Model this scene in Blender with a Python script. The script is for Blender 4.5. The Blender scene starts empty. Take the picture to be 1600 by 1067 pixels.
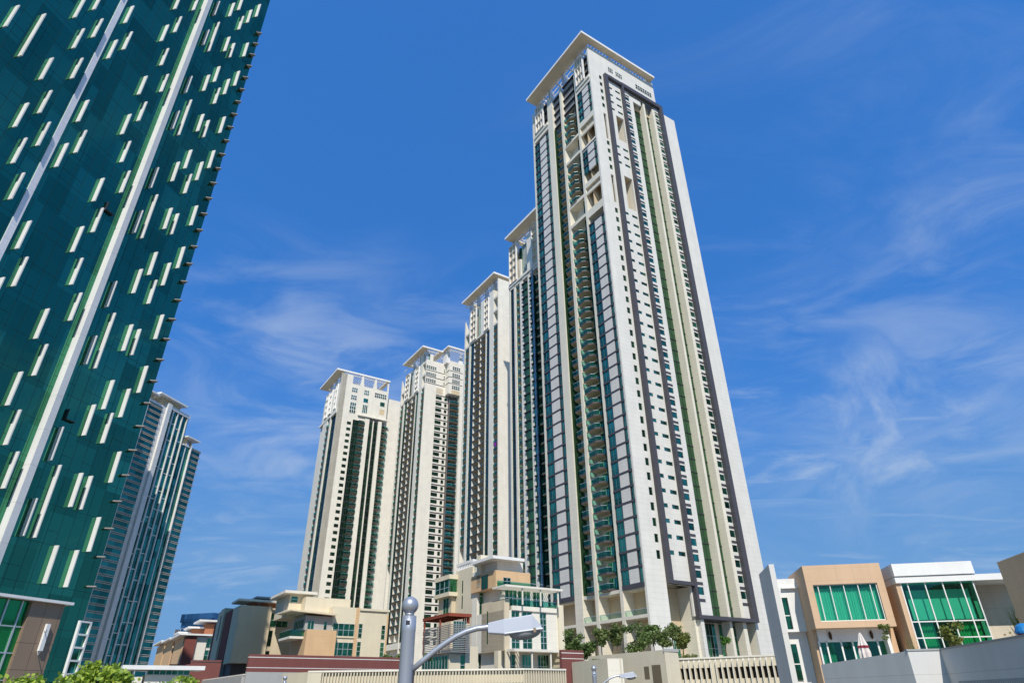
import bpy, math, random
from mathutils import Vector, Matrix
R = math.radians
random.seed(7)
scene = bpy.context.scene
GZ = -4.4                      # ground level; the camera stands 6 m above it
# ------------------------------------------------------------------ camera
cam_d = bpy.data.cameras.new('camera'); cam = bpy.data.objects.new('camera', cam_d)
scene.collection.objects.link(cam); scene.camera = cam
cam_d.sensor_width = 36; cam_d.lens = 22.05; cam_d.clip_start = 0.1; cam_d.clip_end = 6000
cam.location = (0, 0, 1.6)
cam.rotation_euler = (Matrix.Rotation(R(90 + 29.736), 3, 'X') @ Matrix.Rotation(R(-0.7013), 3, 'Z')).to_euler()
# ------------------------------------------------------------------ sun and sky
SUN_AZ, SUN_EL = 178.0, 46.0   # azimuth clockwise from +Y
sd = bpy.data.lights.new('sun', 'SUN'); so = bpy.data.objects.new('sun', sd); scene.collection.objects.link(so)
sd.energy = 4.5; sd.angle = R(0.53); sd.color = (1.0, 0.93, 0.82)
sdir = Vector((math.sin(R(SUN_AZ)) * math.cos(R(SUN_EL)), math.cos(R(SUN_AZ)) * math.cos(R(SUN_EL)), math.sin(R(SUN_EL))))
so.rotation_euler = sdir.to_track_quat('Z', 'Y').to_euler(); so.location = sdir * 300
SKY_GRADE = (0.56, 1.44, 2.30)
world = bpy.data.worlds.new('World'); scene.world = world; world.use_nodes = True
nt = world.node_tree; nt.nodes.clear(); N = nt.nodes.new; LK = nt.links.new
wo = N('ShaderNodeOutputWorld'); bg = N('ShaderNodeBackground'); bg.inputs['Strength'].default_value = 0.1
sky = N('ShaderNodeTexSky'); sky.sky_type = 'NISHITA'; sky.sun_disc = False
sky.sun_elevation = R(SUN_EL); sky.sun_rotation = R(SUN_AZ); sky.air_density = 1.2; sky.dust_density = 0.0; sky.ozone_density = 4.0
hs = N('ShaderNodeHueSaturation'); hs.inputs['Hue'].default_value = 0.5; hs.inputs['Saturation'].default_value = 1.0; hs.inputs['Value'].default_value = 1.0
tc = N('ShaderNodeTexCoord'); sp = N('ShaderNodeSeparateXYZ'); LK(tc.outputs['Generated'], sp.inputs[0])
def M(op, a, b=None, clamp=False):
    n = N('ShaderNodeMath'); n.operation = op; n.use_clamp = clamp
    for i, v in enumerate((a, b)):
        if v is None: continue
        if isinstance(v, (int, float)): n.inputs[i].default_value = v
        else: LK(v, n.inputs[i])
    return n.outputs[0]
zz = M('ADD', M('MAXIMUM', sp.outputs[2], 0.0), 0.12)
cb = N('ShaderNodeCombineXYZ'); LK(M('DIVIDE', sp.outputs[0], zz), cb.inputs[0]); LK(M('DIVIDE', sp.outputs[1], zz), cb.inputs[1])
mp = N('ShaderNodeMapping'); mp.inputs['Rotation'].default_value = (0, 0, R(25)); mp.inputs['Scale'].default_value = (0.8, 1.9, 1); mp.inputs['Location'].default_value = (3.1, 1.7, 0)
LK(cb.outputs[0], mp.inputs[0])
n1 = N('ShaderNodeTexNoise'); n1.inputs['Scale'].default_value = 1.9; n1.inputs['Detail'].default_value = 11; n1.inputs['Roughness'].default_value = 0.6; n1.inputs['Distortion'].default_value = 1.3
n2 = N('ShaderNodeTexNoise'); n2.inputs['Scale'].default_value = 0.55; n2.inputs['Detail'].default_value = 2
LK(mp.outputs[0], n1.inputs['Vector']); LK(mp.outputs[0], n2.inputs['Vector'])
r1 = N('ShaderNodeMapRange'); r1.interpolation_type = 'SMOOTHSTEP'; r1.inputs[1].default_value = 0.42; r1.inputs[2].default_value = 0.92; LK(n1.outputs[0], r1.inputs[0])
r2 = N('ShaderNodeMapRange'); r2.interpolation_type = 'SMOOTHSTEP'; r2.inputs[1].default_value = 0.36; r2.inputs[2].default_value = 0.60; LK(n2.outputs[0], r2.inputs[0])
lowm = N('ShaderNodeMapRange'); lowm.inputs[1].default_value = 0.88; lowm.inputs[2].default_value = 0.35; lowm.inputs[3].default_value = 0.05; lowm.inputs[4].default_value = 0.62; LK(sp.outputs[2], lowm.inputs[0])
cl = M('MULTIPLY', M('MULTIPLY', r1.outputs[0], r2.outputs[0]), lowm.outputs[0], True)
n3 = N('ShaderNodeTexNoise'); n3.inputs['Scale'].default_value = 7.0; n3.inputs['Detail'].default_value = 9; n3.inputs['Roughness'].default_value = 0.58; n3.inputs['Distortion'].default_value = 0.35; LK(tc.outputs['Generated'], n3.inputs['Vector'])
r3 = N('ShaderNodeMapRange'); r3.interpolation_type = 'SMOOTHSTEP'; r3.inputs[1].default_value = 0.42; r3.inputs[2].default_value = 0.78; LK(n3.outputs[0], r3.inputs[0])
def patch(az_, el_, rad):
    dt = N('ShaderNodeVectorMath'); dt.operation = 'DISTANCE'; LK(tc.outputs['Generated'], dt.inputs[0])
    dt.inputs[1].default_value = (math.sin(R(az_)) * math.cos(R(el_)), math.cos(R(az_)) * math.cos(R(el_)), math.sin(R(el_)))
    q = N('ShaderNodeMapRange'); q.interpolation_type = 'SMOOTHSTEP'; q.inputs[1].default_value = rad; q.inputs[2].default_value = 0.0; LK(dt.outputs['Value'], q.inputs[0]); return q.outputs[0]
n4 = N('ShaderNodeTexNoise'); n4.inputs['Scale'].default_value = 5.5; n4.inputs['Detail'].default_value = 9; n4.inputs['Roughness'].default_value = 0.56; n4.inputs['Distortion'].default_value = 0.9
mp4 = N('ShaderNodeMapping'); mp4.inputs['Scale'].default_value = (0.8, 0.8, 2.6); LK(tc.outputs['Generated'], mp4.inputs[0]); LK(mp4.outputs[0], n4.inputs['Vector'])
r4 = N('ShaderNodeMapRange'); r4.interpolation_type = 'SMOOTHSTEP'; r4.inputs[1].default_value = 0.36; r4.inputs[2].default_value = 0.74; LK(n4.outputs[0], r4.inputs[0])
veil = M('MULTIPLY', r4.outputs[0], M('MAXIMUM', M('MULTIPLY', patch(34, 19, 0.36), 0.42), M('MULTIPLY', patch(-20, 23, 0.34), 0.55)))
puff = M('MAXIMUM', M('MULTIPLY', M('MULTIPLY', r3.outputs[0], patch(33, 17.5, 0.20)), 0.95, True), veil)
cl = M('MAXIMUM', cl, puff)
mx = N('ShaderNodeMix'); mx.data_type = 'RGBA'; LK(cl, mx.inputs[0]); 
# the photograph's sky stays deep blue down to the horizon: look the sky up a little higher than the view direction
lift = N('ShaderNodeCombineXYZ'); LK(sp.outputs[0], lift.inputs[0]); LK(sp.outputs[1], lift.inputs[1]); LK(M('ADD', M('MULTIPLY', sp.outputs[2], 0.65), 0.48), lift.inputs[2])
nrm = N('ShaderNodeVectorMath'); nrm.operation = 'NORMALIZE'; LK(lift.outputs[0], nrm.inputs[0]); LK(nrm.outputs[0], sky.inputs[0])
LK(sky.outputs[0], hs.inputs['Color']); gr = N('ShaderNodeVectorMath'); gr.operation = 'MULTIPLY'; LK(hs.outputs[0], gr.inputs[0]); gr.inputs[1].default_value = SKY_GRADE; 
cap = N('ShaderNodeVectorMath'); cap.operation = 'MINIMUM'; LK(gr.outputs[0], cap.inputs[0]); cap.inputs[1].default_value = (1.9, 3.8, 7.0)
hz = N('ShaderNodeMapRange'); hz.interpolation_type = 'SMOOTHSTEP'; hz.inputs[1].default_value = 0.52; hz.inputs[2].default_value = -0.02; hz.inputs[3].default_value = 0.0; hz.inputs[4].default_value = 0.9; LK(sp.outputs[2], hz.inputs[0])
hm = N('ShaderNodeMix'); hm.data_type = 'RGBA'; LK(hz.outputs[0], hm.inputs[0]); LK(cap.outputs[0], hm.inputs[6]); hm.inputs[7].default_value = (1.85, 3.75, 6.6, 1)
LK(hm.outputs[2], mx.inputs[6]); mx.inputs[7].default_value = (5.6, 6.6, 8.0, 1)
LK(mx.outputs[2], bg.inputs[0]); LK(bg.outputs[0], wo.inputs[0])
vs = scene.view_settings; vs.view_transform = 'Standard'; vs.look = 'None'; vs.gamma = 1; vs.use_curve_mapping = False; vs.exposure = 0.0
scene.cycles.max_bounces = 6; scene.cycles.transparent_max_bounces = 12

# ------------------------------------------------------------------ materials
def newmat(name):
    m = bpy.data.materials.new(name); m.use_nodes = True
    t = m.node_tree; b = t.nodes['Principled BSDF']; return m, t, b
def paint(name, col, rough=0.75, var=0.06, joint=None, jcol=0.72, scale=0.35, spec=0.3):
    """matt surface with blotchy weathering and optional panel joints (pitch_h, pitch_v) in metres"""
    m, t, b = newmat(name); n = t.nodes.new; l = t.links.new
    b.inputs['Roughness'].default_value = rough; b.inputs['Specular IOR Level'].default_value = spec
    g = n('ShaderNodeNewGeometry'); no = n('ShaderNodeTexNoise'); no.inputs['Scale'].default_value = scale; no.inputs['Detail'].default_value = 6; l(g.outputs['Position'], no.inputs['Vector'])
    mr = n('ShaderNodeMapRange'); mr.inputs[1].default_value = 0.3; mr.inputs[2].default_value = 0.7; mr.inputs[3].default_value = 1 - var; mr.inputs[4].default_value = 1 + var * 0.5; l(no.outputs[0], mr.inputs[0])
    st = n('ShaderNodeMapping'); st.inputs['Scale'].default_value = (1.1, 1.1, 0.05); l(g.outputs['Position'], st.inputs[0])
    n2_ = n('ShaderNodeTexNoise'); n2_.inputs['Scale'].default_value = 1.0; n2_.inputs['Detail'].default_value = 5; l(st.outputs[0], n2_.inputs['Vector'])
    m2_ = n('ShaderNodeMapRange'); m2_.inputs[1].default_value = 0.35; m2_.inputs[2].default_value = 0.7; m2_.inputs[3].default_value = 1 - var * 1.1; m2_.inputs[4].default_value = 1.0; l(n2_.outputs[0], m2_.inputs[0])
    mm = n('ShaderNodeMath'); mm.operation = 'MULTIPLY'; l(mr.outputs[0], mm.inputs[0]); l(m2_.outputs[0], mm.inputs[1])
    fac = mm.outputs[0]
    if joint:
        s = n('ShaderNodeSeparateXYZ'); o = n('ShaderNodeTexCoord'); l(o.outputs['Object'], s.inputs[0])
        def line(sock, pitch, w):
            a = n('ShaderNodeMath'); a.operation = 'DIVIDE'; l(sock, a.inputs[0]); a.inputs[1].default_value = pitch
            f = n('ShaderNodeMath'); f.operation = 'FRACT'; l(a.outputs[0], f.inputs[0])
            c = n('ShaderNodeMath'); c.operation = 'LESS_THAN'; l(f.outputs[0], c.inputs[0]); c.inputs[1].default_value = w / pitch; return c.outputs[0]
        lz = line(s.outputs[2], joint[0], joint[2])
        if joint[1]:
            ad = n('ShaderNodeMath'); ad.operation = 'ADD'; l(s.outputs[0], ad.inputs[0]); l(s.outputs[1], ad.inputs[1])
            lx = line(ad.outputs[0], joint[1], joint[2])
            mxx = n('ShaderNodeMath'); mxx.operation = 'MAXIMUM'; l(lz, mxx.inputs[0]); l(lx, mxx.inputs[1]); lz = mxx.outputs[0]
        k = n('ShaderNodeMapRange'); k.inputs[3].default_value = 1; k.inputs[4].default_value = jcol; l(lz, k.inputs[0])
        mu = n('ShaderNodeMath'); mu.operation = 'MULTIPLY'; l(fac, mu.inputs[0]); l(k.outputs[0], mu.inputs[1]); fac = mu.outputs[0]
    vm = n('ShaderNodeVectorMath'); vm.operation = 'SCALE'; vm.inputs[0].default_value = col; l(fac, vm.inputs['Scale']); l(vm.outputs[0], b.inputs['Base Color'])
    return m
def glass(name, tint, body, mixr=0.8, rough=0.05, cell=(1.7, 1.7, 1.65), var=(0.4, 1.5), wav=0.0):
    """opaque tinted reflective facade glass; every pane differs a little"""
    m, t, b = newmat(name); n = t.nodes.new; l = t.links.new
    g = n('ShaderNodeNewGeometry'); oi = n('ShaderNodeObjectInfo')
    ad = n('ShaderNodeVectorMath'); ad.operation = 'DIVIDE'; ad.inputs[1].default_value = cell; l(g.outputs['Position'], ad.inputs[0])
    fl = n('ShaderNodeVectorMath'); fl.operation = 'FLOOR'; l(ad.outputs[0], fl.inputs[0])
    wn = n('ShaderNodeTexWhiteNoise'); wn.noise_dimensions = '3D'; l(fl.outputs[0], wn.inputs['Vector'])
    a2 = n('ShaderNodeMath'); a2.operation = 'ADD'; l(wn.outputs[0], a2.inputs[0]); l(oi.outputs['Random'], a2.inputs[1])
    fr = n('ShaderNodeMath'); fr.operation = 'MULTIPLY'; l(a2.outputs[0], fr.inputs[0]); fr.inputs[1].default_value = 0.5
    mr = n('ShaderNodeMapRange'); mr.inputs[1].default_value = 0.1; mr.inputs[2].default_value = 0.9; mr.inputs[3].default_value = var[0]; mr.inputs[4].default_value = var[1]; l(fr.outputs[0], mr.inputs[0])
    v1 = n('ShaderNodeVectorMath'); v1.operation = 'SCALE'; v1.inputs[0].default_value = tint; l(mr.outputs[0], v1.inputs['Scale'])
    v2 = n('ShaderNodeVectorMath'); v2.operation = 'SCALE'; v2.inputs[0].default_value = body; l(mr.outputs[0], v2.inputs['Scale'])
    gl = n('ShaderNodeBsdfGlossy'); gl.inputs['Roughness'].default_value = rough; l(v1.outputs[0], gl.inputs['Color'])
    l(v2.outputs[0], b.inputs['Base Color']); b.inputs['Roughness'].default_value = 0.4; b.inputs['Specular IOR Level'].default_value = 0.2
    ms = n('ShaderNodeMixShader'); ms.inputs[0].default_value = mixr; l(b.outputs[0], ms.inputs[1]); l(gl.outputs[0], ms.inputs[2])
    if wav:
        nz = n('ShaderNodeTexNoise'); nz.inputs['Scale'].default_value = 0.5; l(g.outputs['Position'], nz.inputs['Vector'])
        bp = n('ShaderNodeBump'); bp.inputs['Strength'].default_value = wav; bp.inputs['Distance'].default_value = 0.05; l(nz.outputs[0], bp.inputs['Height']); l(bp.outputs[0], gl.inputs['Normal'])
    l(ms.outputs[0], t.nodes['Material Output'].inputs['Surface'])
    return m
def pane(name, tint, refl=0.12):
    """see-through tinted glass"""
    m, t, b = newmat(name); n = t.nodes.new; l = t.links.new
    tr = n('ShaderNodeBsdfTransparent'); tr.inputs[0].default_value = (*tint, 1)
    gl = n('ShaderNodeBsdfGlossy'); gl.inputs['Roughness'].default_value = 0.02; gl.inputs['Color'].default_value = (0.4, 0.75, 0.6, 1)
    lw_ = n('ShaderNodeLayerWeight'); lw_.inputs['Blend'].default_value = 0.5
    pw = n('ShaderNodeMath'); pw.operation = 'POWER'; l(lw_.outputs['Facing'], pw.inputs[0]); pw.inputs[1].default_value = 4.0
    ad = n('ShaderNodeMath'); ad.operation = 'MULTIPLY_ADD'; ad.use_clamp = True; l(pw.outputs[0], ad.inputs[0]); ad.inputs[1].default_value = 0.4; ad.inputs[2].default_value = refl
    ms = n('ShaderNodeMixShader'); l(ad.outputs[0], ms.inputs[0]); l(tr.outputs[0], ms.inputs[1]); l(gl.outputs[0], ms.inputs[2])
    l(ms.outputs[0], t.nodes['Material Output'].inputs['Surface']); return m
def metal(name, col, rough=0.35, met=0.8):
    m, t, b = newmat(name); b.inputs['Base Color'].default_value = (*col, 1); b.inputs['Roughness'].default_value = rough; b.inputs['Metallic'].default_value = met; return m
def leaf(name, c1, c2):
    m, t, b = newmat(name); n = t.nodes.new; l = t.links.new
    g = n('ShaderNodeNewGeometry'); mx_ = n('ShaderNodeMix'); mx_.data_type = 'RGBA'
    mx_.inputs[6].default_value = (*c1, 1); mx_.inputs[7].default_value = (*c2, 1); l(g.outputs['Random Per Island'], mx_.inputs[0])
    l(mx_.outputs[2], b.inputs['Base Color']); b.inputs['Roughness'].default_value = 0.55
    tl = n('ShaderNodeBsdfTranslucent'); l(mx_.outputs[2], tl.inputs[0]); ms = n('ShaderNodeMixShader'); ms.inputs[0].default_value = 0.3
    l(b.outputs[0], ms.inputs[1]); l(tl.outputs[0], ms.inputs[2]); l(ms.outputs[0], t.nodes['Material Output'].inputs['Surface']); return m

WHITE = paint('white_cladding', (0.75, 0.725, 0.67), joint=(1.1, 0, 0.05), jcol=0.8)
WHITEP = paint('white_paint', (0.83, 0.82, 0.80))
CREAM = paint('cream_cladding', (0.80, 0.745, 0.62), joint=(1.1, 0, 0.05), jcol=0.82)
CREAMT = paint('pale_cream_cladding', (0.82, 0.775, 0.68), joint=(1.1, 0, 0.05), jcol=0.86)
SOFFIT = paint('beige_soffit', (0.66, 0.53, 0.34))
ROOFSOF = paint('beige_roof_soffit', (0.80, 0.68, 0.49))
DARK = paint('charcoal_cladding', (0.076, 0.073, 0.084), rough=0.5, joint=(1.65, 0, 0.04), jcol=0.7)
MULL = paint('dark_mullion', (0.045, 0.045, 0.06), rough=0.4)
PANEL = paint('light_grey_panel', (0.70, 0.675, 0.63), joint=(1.1, 0, 0.04), jcol=0.86)
GREYP = paint('mid_grey_panel', (0.36, 0.34, 0.30))
GLASSL = glass('teal_glass', (0.09, 0.33, 0.20), (0.003, 0.038, 0.04))
GLASSR = glass('dark_teal_glass', (0.09, 0.33, 0.24), (0.003, 0.045, 0.045))
GLASSK = glass('dark_green_glass', (0.05, 0.16, 0.08), (0.006, 0.02, 0.012), rough=0.08)
GLASSD = glass('slate_glass', (0.05, 0.15, 0.13), (0.003, 0.02, 0.025))
GREENG = glass('green_spandrel_glass', (0.09, 0.25, 0.12), (0.036, 0.088, 0.043), mixr=0.4, rough=0.15, var=(0.75, 1.15))
RAILG = pane('green_railing_glass', (0.42, 0.78, 0.71), 0.06)
METAL = metal('pale_metal', (0.55, 0.58, 0.62), 0.4, 0.5)

# ------------------------------------------------------------------ mesh helpers
class MB:
    def __init__(s): s.v = []; s.f = []; s.m = []
    def add(s, vs, fs, m=0):
        o = len(s.v); s.v += [tuple(v) for v in vs]; s.f += [tuple(i + o for i in f) for f in fs]; s.m += [m] * len(fs); return s
    def box(s, x0, x1, y0, y1, z0, z1, m=0):
        if x0 > x1: x0, x1 = x1, x0
        if y0 > y1: y0, y1 = y1, y0
        if z0 > z1: z0, z1 = z1, z0
        return s.add([(x0, y0, z0), (x1, y0, z0), (x1, y1, z0), (x0, y1, z0), (x0, y0, z1), (x1, y0, z1), (x1, y1, z1), (x0, y1, z1)],
              [(3, 2, 1, 0), (4, 5, 6, 7), (0, 1, 5, 4), (1, 2, 6, 5), (2, 3, 7, 6), (3, 0, 4, 7)], m)
    # facade boxes: L = the face in the plane x=0 (outward -x), R = the face in the plane y=0 (outward -y); d is distance out of the plane
    def L(s, y0, y1, z0, z1, d0, d1, m=0): return s.box(-d1, -d0, y0, y1, z0, z1, m)
    def R(s, x0, x1, z0, z1, d0, d1, m=0): return s.box(x0, x1, -d1, -d0, z0, z1, m)
    def prism(s, pts, z0, z1, m=0, top=None):
        n = len(pts); a = sum(pts[i][0] * pts[(i + 1) % n][1] - pts[(i + 1) % n][0] * pts[i][1] for i in range(n))
        if a < 0: pts = pts[::-1]
        vs = [(x, y, z0) for x, y in pts] + [(x, y, z1) for x, y in pts]
        s.add(vs, [tuple(range(n))[::-1]], m); o = len(s.v) - 2 * n
        s.f.append(tuple(o + n + i for i in range(n))); s.m.append(m if top is None else top)
        for i in range(n):
            j = (i + 1) % n; s.f.append((o + i, o + j, o + n + j, o + n + i)); s.m.append(m if top is None else top)
        return s
    def blade(s, face, k0, k1, z0, z1, d, zs, m=0):
        """upright plate whose top slopes up from zs at the back to z1 at the outer edge"""
        if face == 'L': P = lambda k, q, z: (-q, k, z)
        else: P = lambda k, q, z: (k, -q, z)
        vs = [P(k0, -d, z0), P(k1, -d, z0), P(k1, 0, z0), P(k0, 0, z0), P(k0, -d, zs), P(k1, -d, zs), P(k1, 0, z1), P(k0, 0, z1)]
        f = [(3, 2, 1, 0), (4, 5, 6, 7), (0, 1, 5, 4), (1, 2, 6, 5), (2, 3, 7, 6), (3, 0, 4, 7)]
        if face == 'R': f = [q[::-1] for q in f]
        f = [q[::-1] for q in f] if face == 'L' else f[:]
        return s.add(vs, f, m)
    def tube(s, pts, r, seg=10, m=0, r2=None):
        rings = []
        pts = [Vector(p) for p in pts]
        for i, p in enumerate(pts):
            d = (pts[min(i + 1, len(pts) - 1)] - pts[max(i - 1, 0)]).normalized()
            a = d.orthogonal().normalized() if abs(d.z) < 0.99 else Vector((1, 0, 0)); b = d.cross(a)
            rr = r if r2 is None else r + (r2 - r) * i / (len(pts) - 1)
            rings.append([p + (a * math.cos(t) + b * math.sin(t)) * rr for t in [2 * math.pi * k / seg for k in range(seg)]])
        vs = [v for q in rings for v in q]; fs = []
        for i in range(len(rings) - 1):
            for k in range(seg): fs.append((i * seg + k, i * seg + (k + 1) % seg, (i + 1) * seg + (k + 1) % seg, (i + 1) * seg + k))
        fs.append(tuple(range(seg))[::-1]); fs.append(tuple((len(rings) - 1) * seg + k for k in range(seg)))
        return s.add(vs, fs, m)
    def lathe(s, prof, c=(0, 0, 0), seg=24, m=0):
        vs = []; fs = []
        for r, z in prof: vs += [(c[0] + r * math.cos(2 * math.pi * k / seg), c[1] + r * math.sin(2 * math.pi * k / seg), c[2] + z) for k in range(seg)]
        for i in range(len(prof) - 1):
            for k in range(seg): fs.append((i * seg + k, i * seg + (k + 1) % seg, (i + 1) * seg + (k + 1) % seg, (i + 1) * seg + k))
        return s.add(vs, fs, m)
    def mesh(s, name, mats, dz=0, smooth=False):
        me = bpy.data.meshes.new(name); me.from_pydata([(x, y, z + dz) for x, y, z in s.v], [], s.f)
        for mt in mats: me.materials.append(mt)
        me.polygons.foreach_set('material_index', s.m); me.polygons.foreach_set('use_smooth', [smooth] * len(s.f)); me.update(); return me
    def build(s, name, mats, parent=None, dz=None, smooth=False):
        if not isinstance(mats, (list, tuple)): mats = [mats]
        if dz is None: dz = -GZ if parent is not None else 0
        o = bpy.data.objects.new(name, s.mesh(name, mats, dz, smooth)); scene.collection.objects.link(o)
        if parent is not None: o.parent = parent
        return o
def tag(o, label=None, cat=None, group=None, kind=None):
    for k, v in (('label', label), ('category', cat), ('group', group), ('kind', kind)):
        if v: o[k] = v
    return o
def thing(name, label, cat, xy, rz=0, group=None, z=GZ):
    o = bpy.data.objects.new(name, None); scene.collection.objects.link(o); o.empty_display_size = 0.5
    o.location = (xy[0], xy[1], z); o.rotation_euler = (0, 0, R(rz)); return tag(o, label, cat, group)
def rep(parent, name, mb, mats, locs, sub=(), limit=100):
    """copies of one part at the given places (largest in the photo first); beyond the limit the rest is one object"""
    if not isinstance(mats, (list, tuple)): mats = [mats]
    me = mb.mesh(name, mats); subs = [(n, b.mesh(n, ms if isinstance(ms, (list, tuple)) else [ms])) for n, b, ms in sub]
    for p in locs[:limit]:
        o = bpy.data.objects.new(name, me); scene.collection.objects.link(o); o.parent = parent; o.location = (p[0], p[1], p[2] - GZ)
        for n, sm in subs:
            c = bpy.data.objects.new(n, sm); scene.collection.objects.link(c); c.parent = o
    if len(locs) > limit:
        big = MB(); ml = list(mats)
        off = [len(ml)]
        for p in locs[limit:]:
            big.v += [(x + p[0], y + p[1], z + p[2]) for x, y, z in mb.v]; o = len(big.v) - len(mb.v)
            big.f += [tuple(i + o for i in f) for f in mb.f]; big.m += mb.m
            base = len(mats)
            for n, b, ms in sub:
                o = len(big.v); big.v += [(x + p[0], y + p[1], z + p[2]) for x, y, z in b.v]
                big.f += [tuple(i + o for i in f) for f in b.f]; big.m += [q + base for q in b.m]
                base += len(ms) if isinstance(ms, (list, tuple)) else 1
        for n, b, ms in sub: ml += list(ms) if isinstance(ms, (list, tuple)) else [ms]
        tag(big.build('upper_' + name + 's', ml, parent), kind='stuff')
def rows(z0, z1, ph, pitch=3.3):
    n = math.ceil((z0 - ph) / pitch); out = []
    while ph + n * pitch < z1: out.append(ph + n * pitch); n += 1
    return out

DIST = 33.2    # rotation of the district's street grid: local X runs right and back, local Y runs left and back
PH = 21.7      # a floor level of the tall tower
# ================================================================== the tall tower
def win_strip(w, face, k0, k1, zlist, zb, zt, m, dep=-0.25):
    """wall column k0..k1 between zb and zt left open at the windows (z0,z1) of zlist"""
    z = zb
    for a, b in zlist:
        if a > z: getattr(w, face)(k0, k1, z, a, dep - 0.3, 0, m)
        z = b
    if zt > z: getattr(w, face)(k0, k1, z, zt, dep - 0.3, 0, m)
def window_mb(face, wd, ht, dep, nv=1, nh=0, mt=0.05):
    g = MB(); f = getattr(g, face); f(0, wd, 0, ht, dep - 0.05, dep, 0)
    for i in range(nv + 2):
        k = i * wd / (nv + 1); f(max(0, k - mt / 2), min(wd, k + mt / 2), 0, ht, dep, dep + 0.05, 1)
    for i in range(nh + 2):
        z = i * ht / (nh + 1); f(0, wd, max(0, z - mt / 2), min(ht, z + mt / 2), dep, dep + 0.06, 1)
    return g
def at(face, k, z): return (0, k, z) if face == 'L' else (k, 0, z)

def balcony_parts(face, k0, k1, dep, ch0=0.0, ch1=0.6, out=0.0):
    """slab with chamfered corners from the back of a recess (dep) out to the front, plus its glass railing; front edge k0..k1"""
    P = (lambda k, d: (-d, k)) if face == 'L' else (lambda k, d: (k, -d))
    pts = [P(k0, -dep), P(k0, out - ch0), P(k0 + ch0, out), P(k1 - ch1, out), P(k1, out - ch1 * 1.2), P(k1, -dep)]
    pp = []
    for q in pts:
        if not pp or (abs(q[0] - pp[-1][0]) + abs(q[1] - pp[-1][1])) > 1e-4: pp.append(q)
    slab = MB(); slab.prism(pp, -0.3, 0.1, 1, 0)
    rail = MB()
    line = [p for p in pp[1:-1]] + [pp[-1]]
    for a, b in zip(line[:-1], line[1:]):
        a = Vector(a); b = Vector(b); d = (b - a)
        if d.length < 0.05: continue
        nrm = Vector((-d.y, d.x)).normalized() * 0.02
        q = [a - nrm, b - nrm, b + nrm, a + nrm]
        rail.prism([tuple(v) for v in q], 0.14, 1.1, 0)
        nrm *= 2; q = [a - nrm, b - nrm, b + nrm, a + nrm]; rail.prism([tuple(v) for v in q], 1.1, 1.17, 1)
    return slab, rail

def louvre_box(mb, face, k0, k1, z0, z1, out, nz, nv=1):
    f = getattr(mb, face)
    f(k0, k0 + 0.3, z0, z1, 0, out, 0); f(k1 - 0.3, k1, z0, z1, 0, out, 0)
    for i in range(nz + 1):
        z = z0 + (z1 - z0) * i / nz; t = 0.3 if i in (0, nz) else 0.18
        f(k0 + 0.3, k1 - 0.3, max(z0, z - t / 2), min(z1, z + t / 2), 0.05, out - 0.05, 0)
    for i in range(1, nv + 1):
        k = k0 + (k1 - k0) * i / (nv + 1); f(k - 0.08, k + 0.08, z0 + 0.2, z1 - 0.2, 0.1, out - 0.2, 0)
    f(k0 + 0.3, k1 - 0.3, z0 + 0.1, z1 - 0.1, 0.0, 0.04, 1)

def pergola_roof(root, v0, v1, u0, u1, z, t, bl, br, step=1.3, name='roof'):
    """flat roof slab along the edges with open slats between"""
    m = MB()
    m.box(v0, v0 + bl, u0, u1, z, z + t, 1); m.box(v0 + bl, v1, u0, u0 + br, z, z + t, 1)
    m.box(v1 - 1.6, v1, u0 + br, u1, z, z + t, 1); m.box(v0 + bl, v1 - 1.6, u1 - 2, u1, z, z + t, 1)
    # bright edge trim
    m.box(v0 - 0.12, v0, u0 - 0.12, u1, z - 0.08, z + t + 0.1, 0); m.box(v0, v1 + 0.12, u0 - 0.12, u0, z - 0.08, z + t + 0.1, 0)
    m.box(v1, v1 + 0.12, u0, u1, z - 0.08, z + t + 0.1, 0)
    r = m.build(name, [WHITEP, ROOFSOF], root)
    s = MB(); x = v0 + bl + step / 2
    while x < v1 - 1.7:
        s.box(x - 0.12, x + 0.12, u0 + br, u1 - 2, z + 0.1, z + 0.42); x += step
    for y in (u0 + br + 1.6, (u0 + u1) / 2, u1 - 4): s.box(v0 + bl, v1 - 1.6, y, y + 0.3, z - 0.35, z + 0.08)
    s.build('slats', [WHITEP], r, dz=-GZ)
    return r

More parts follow.
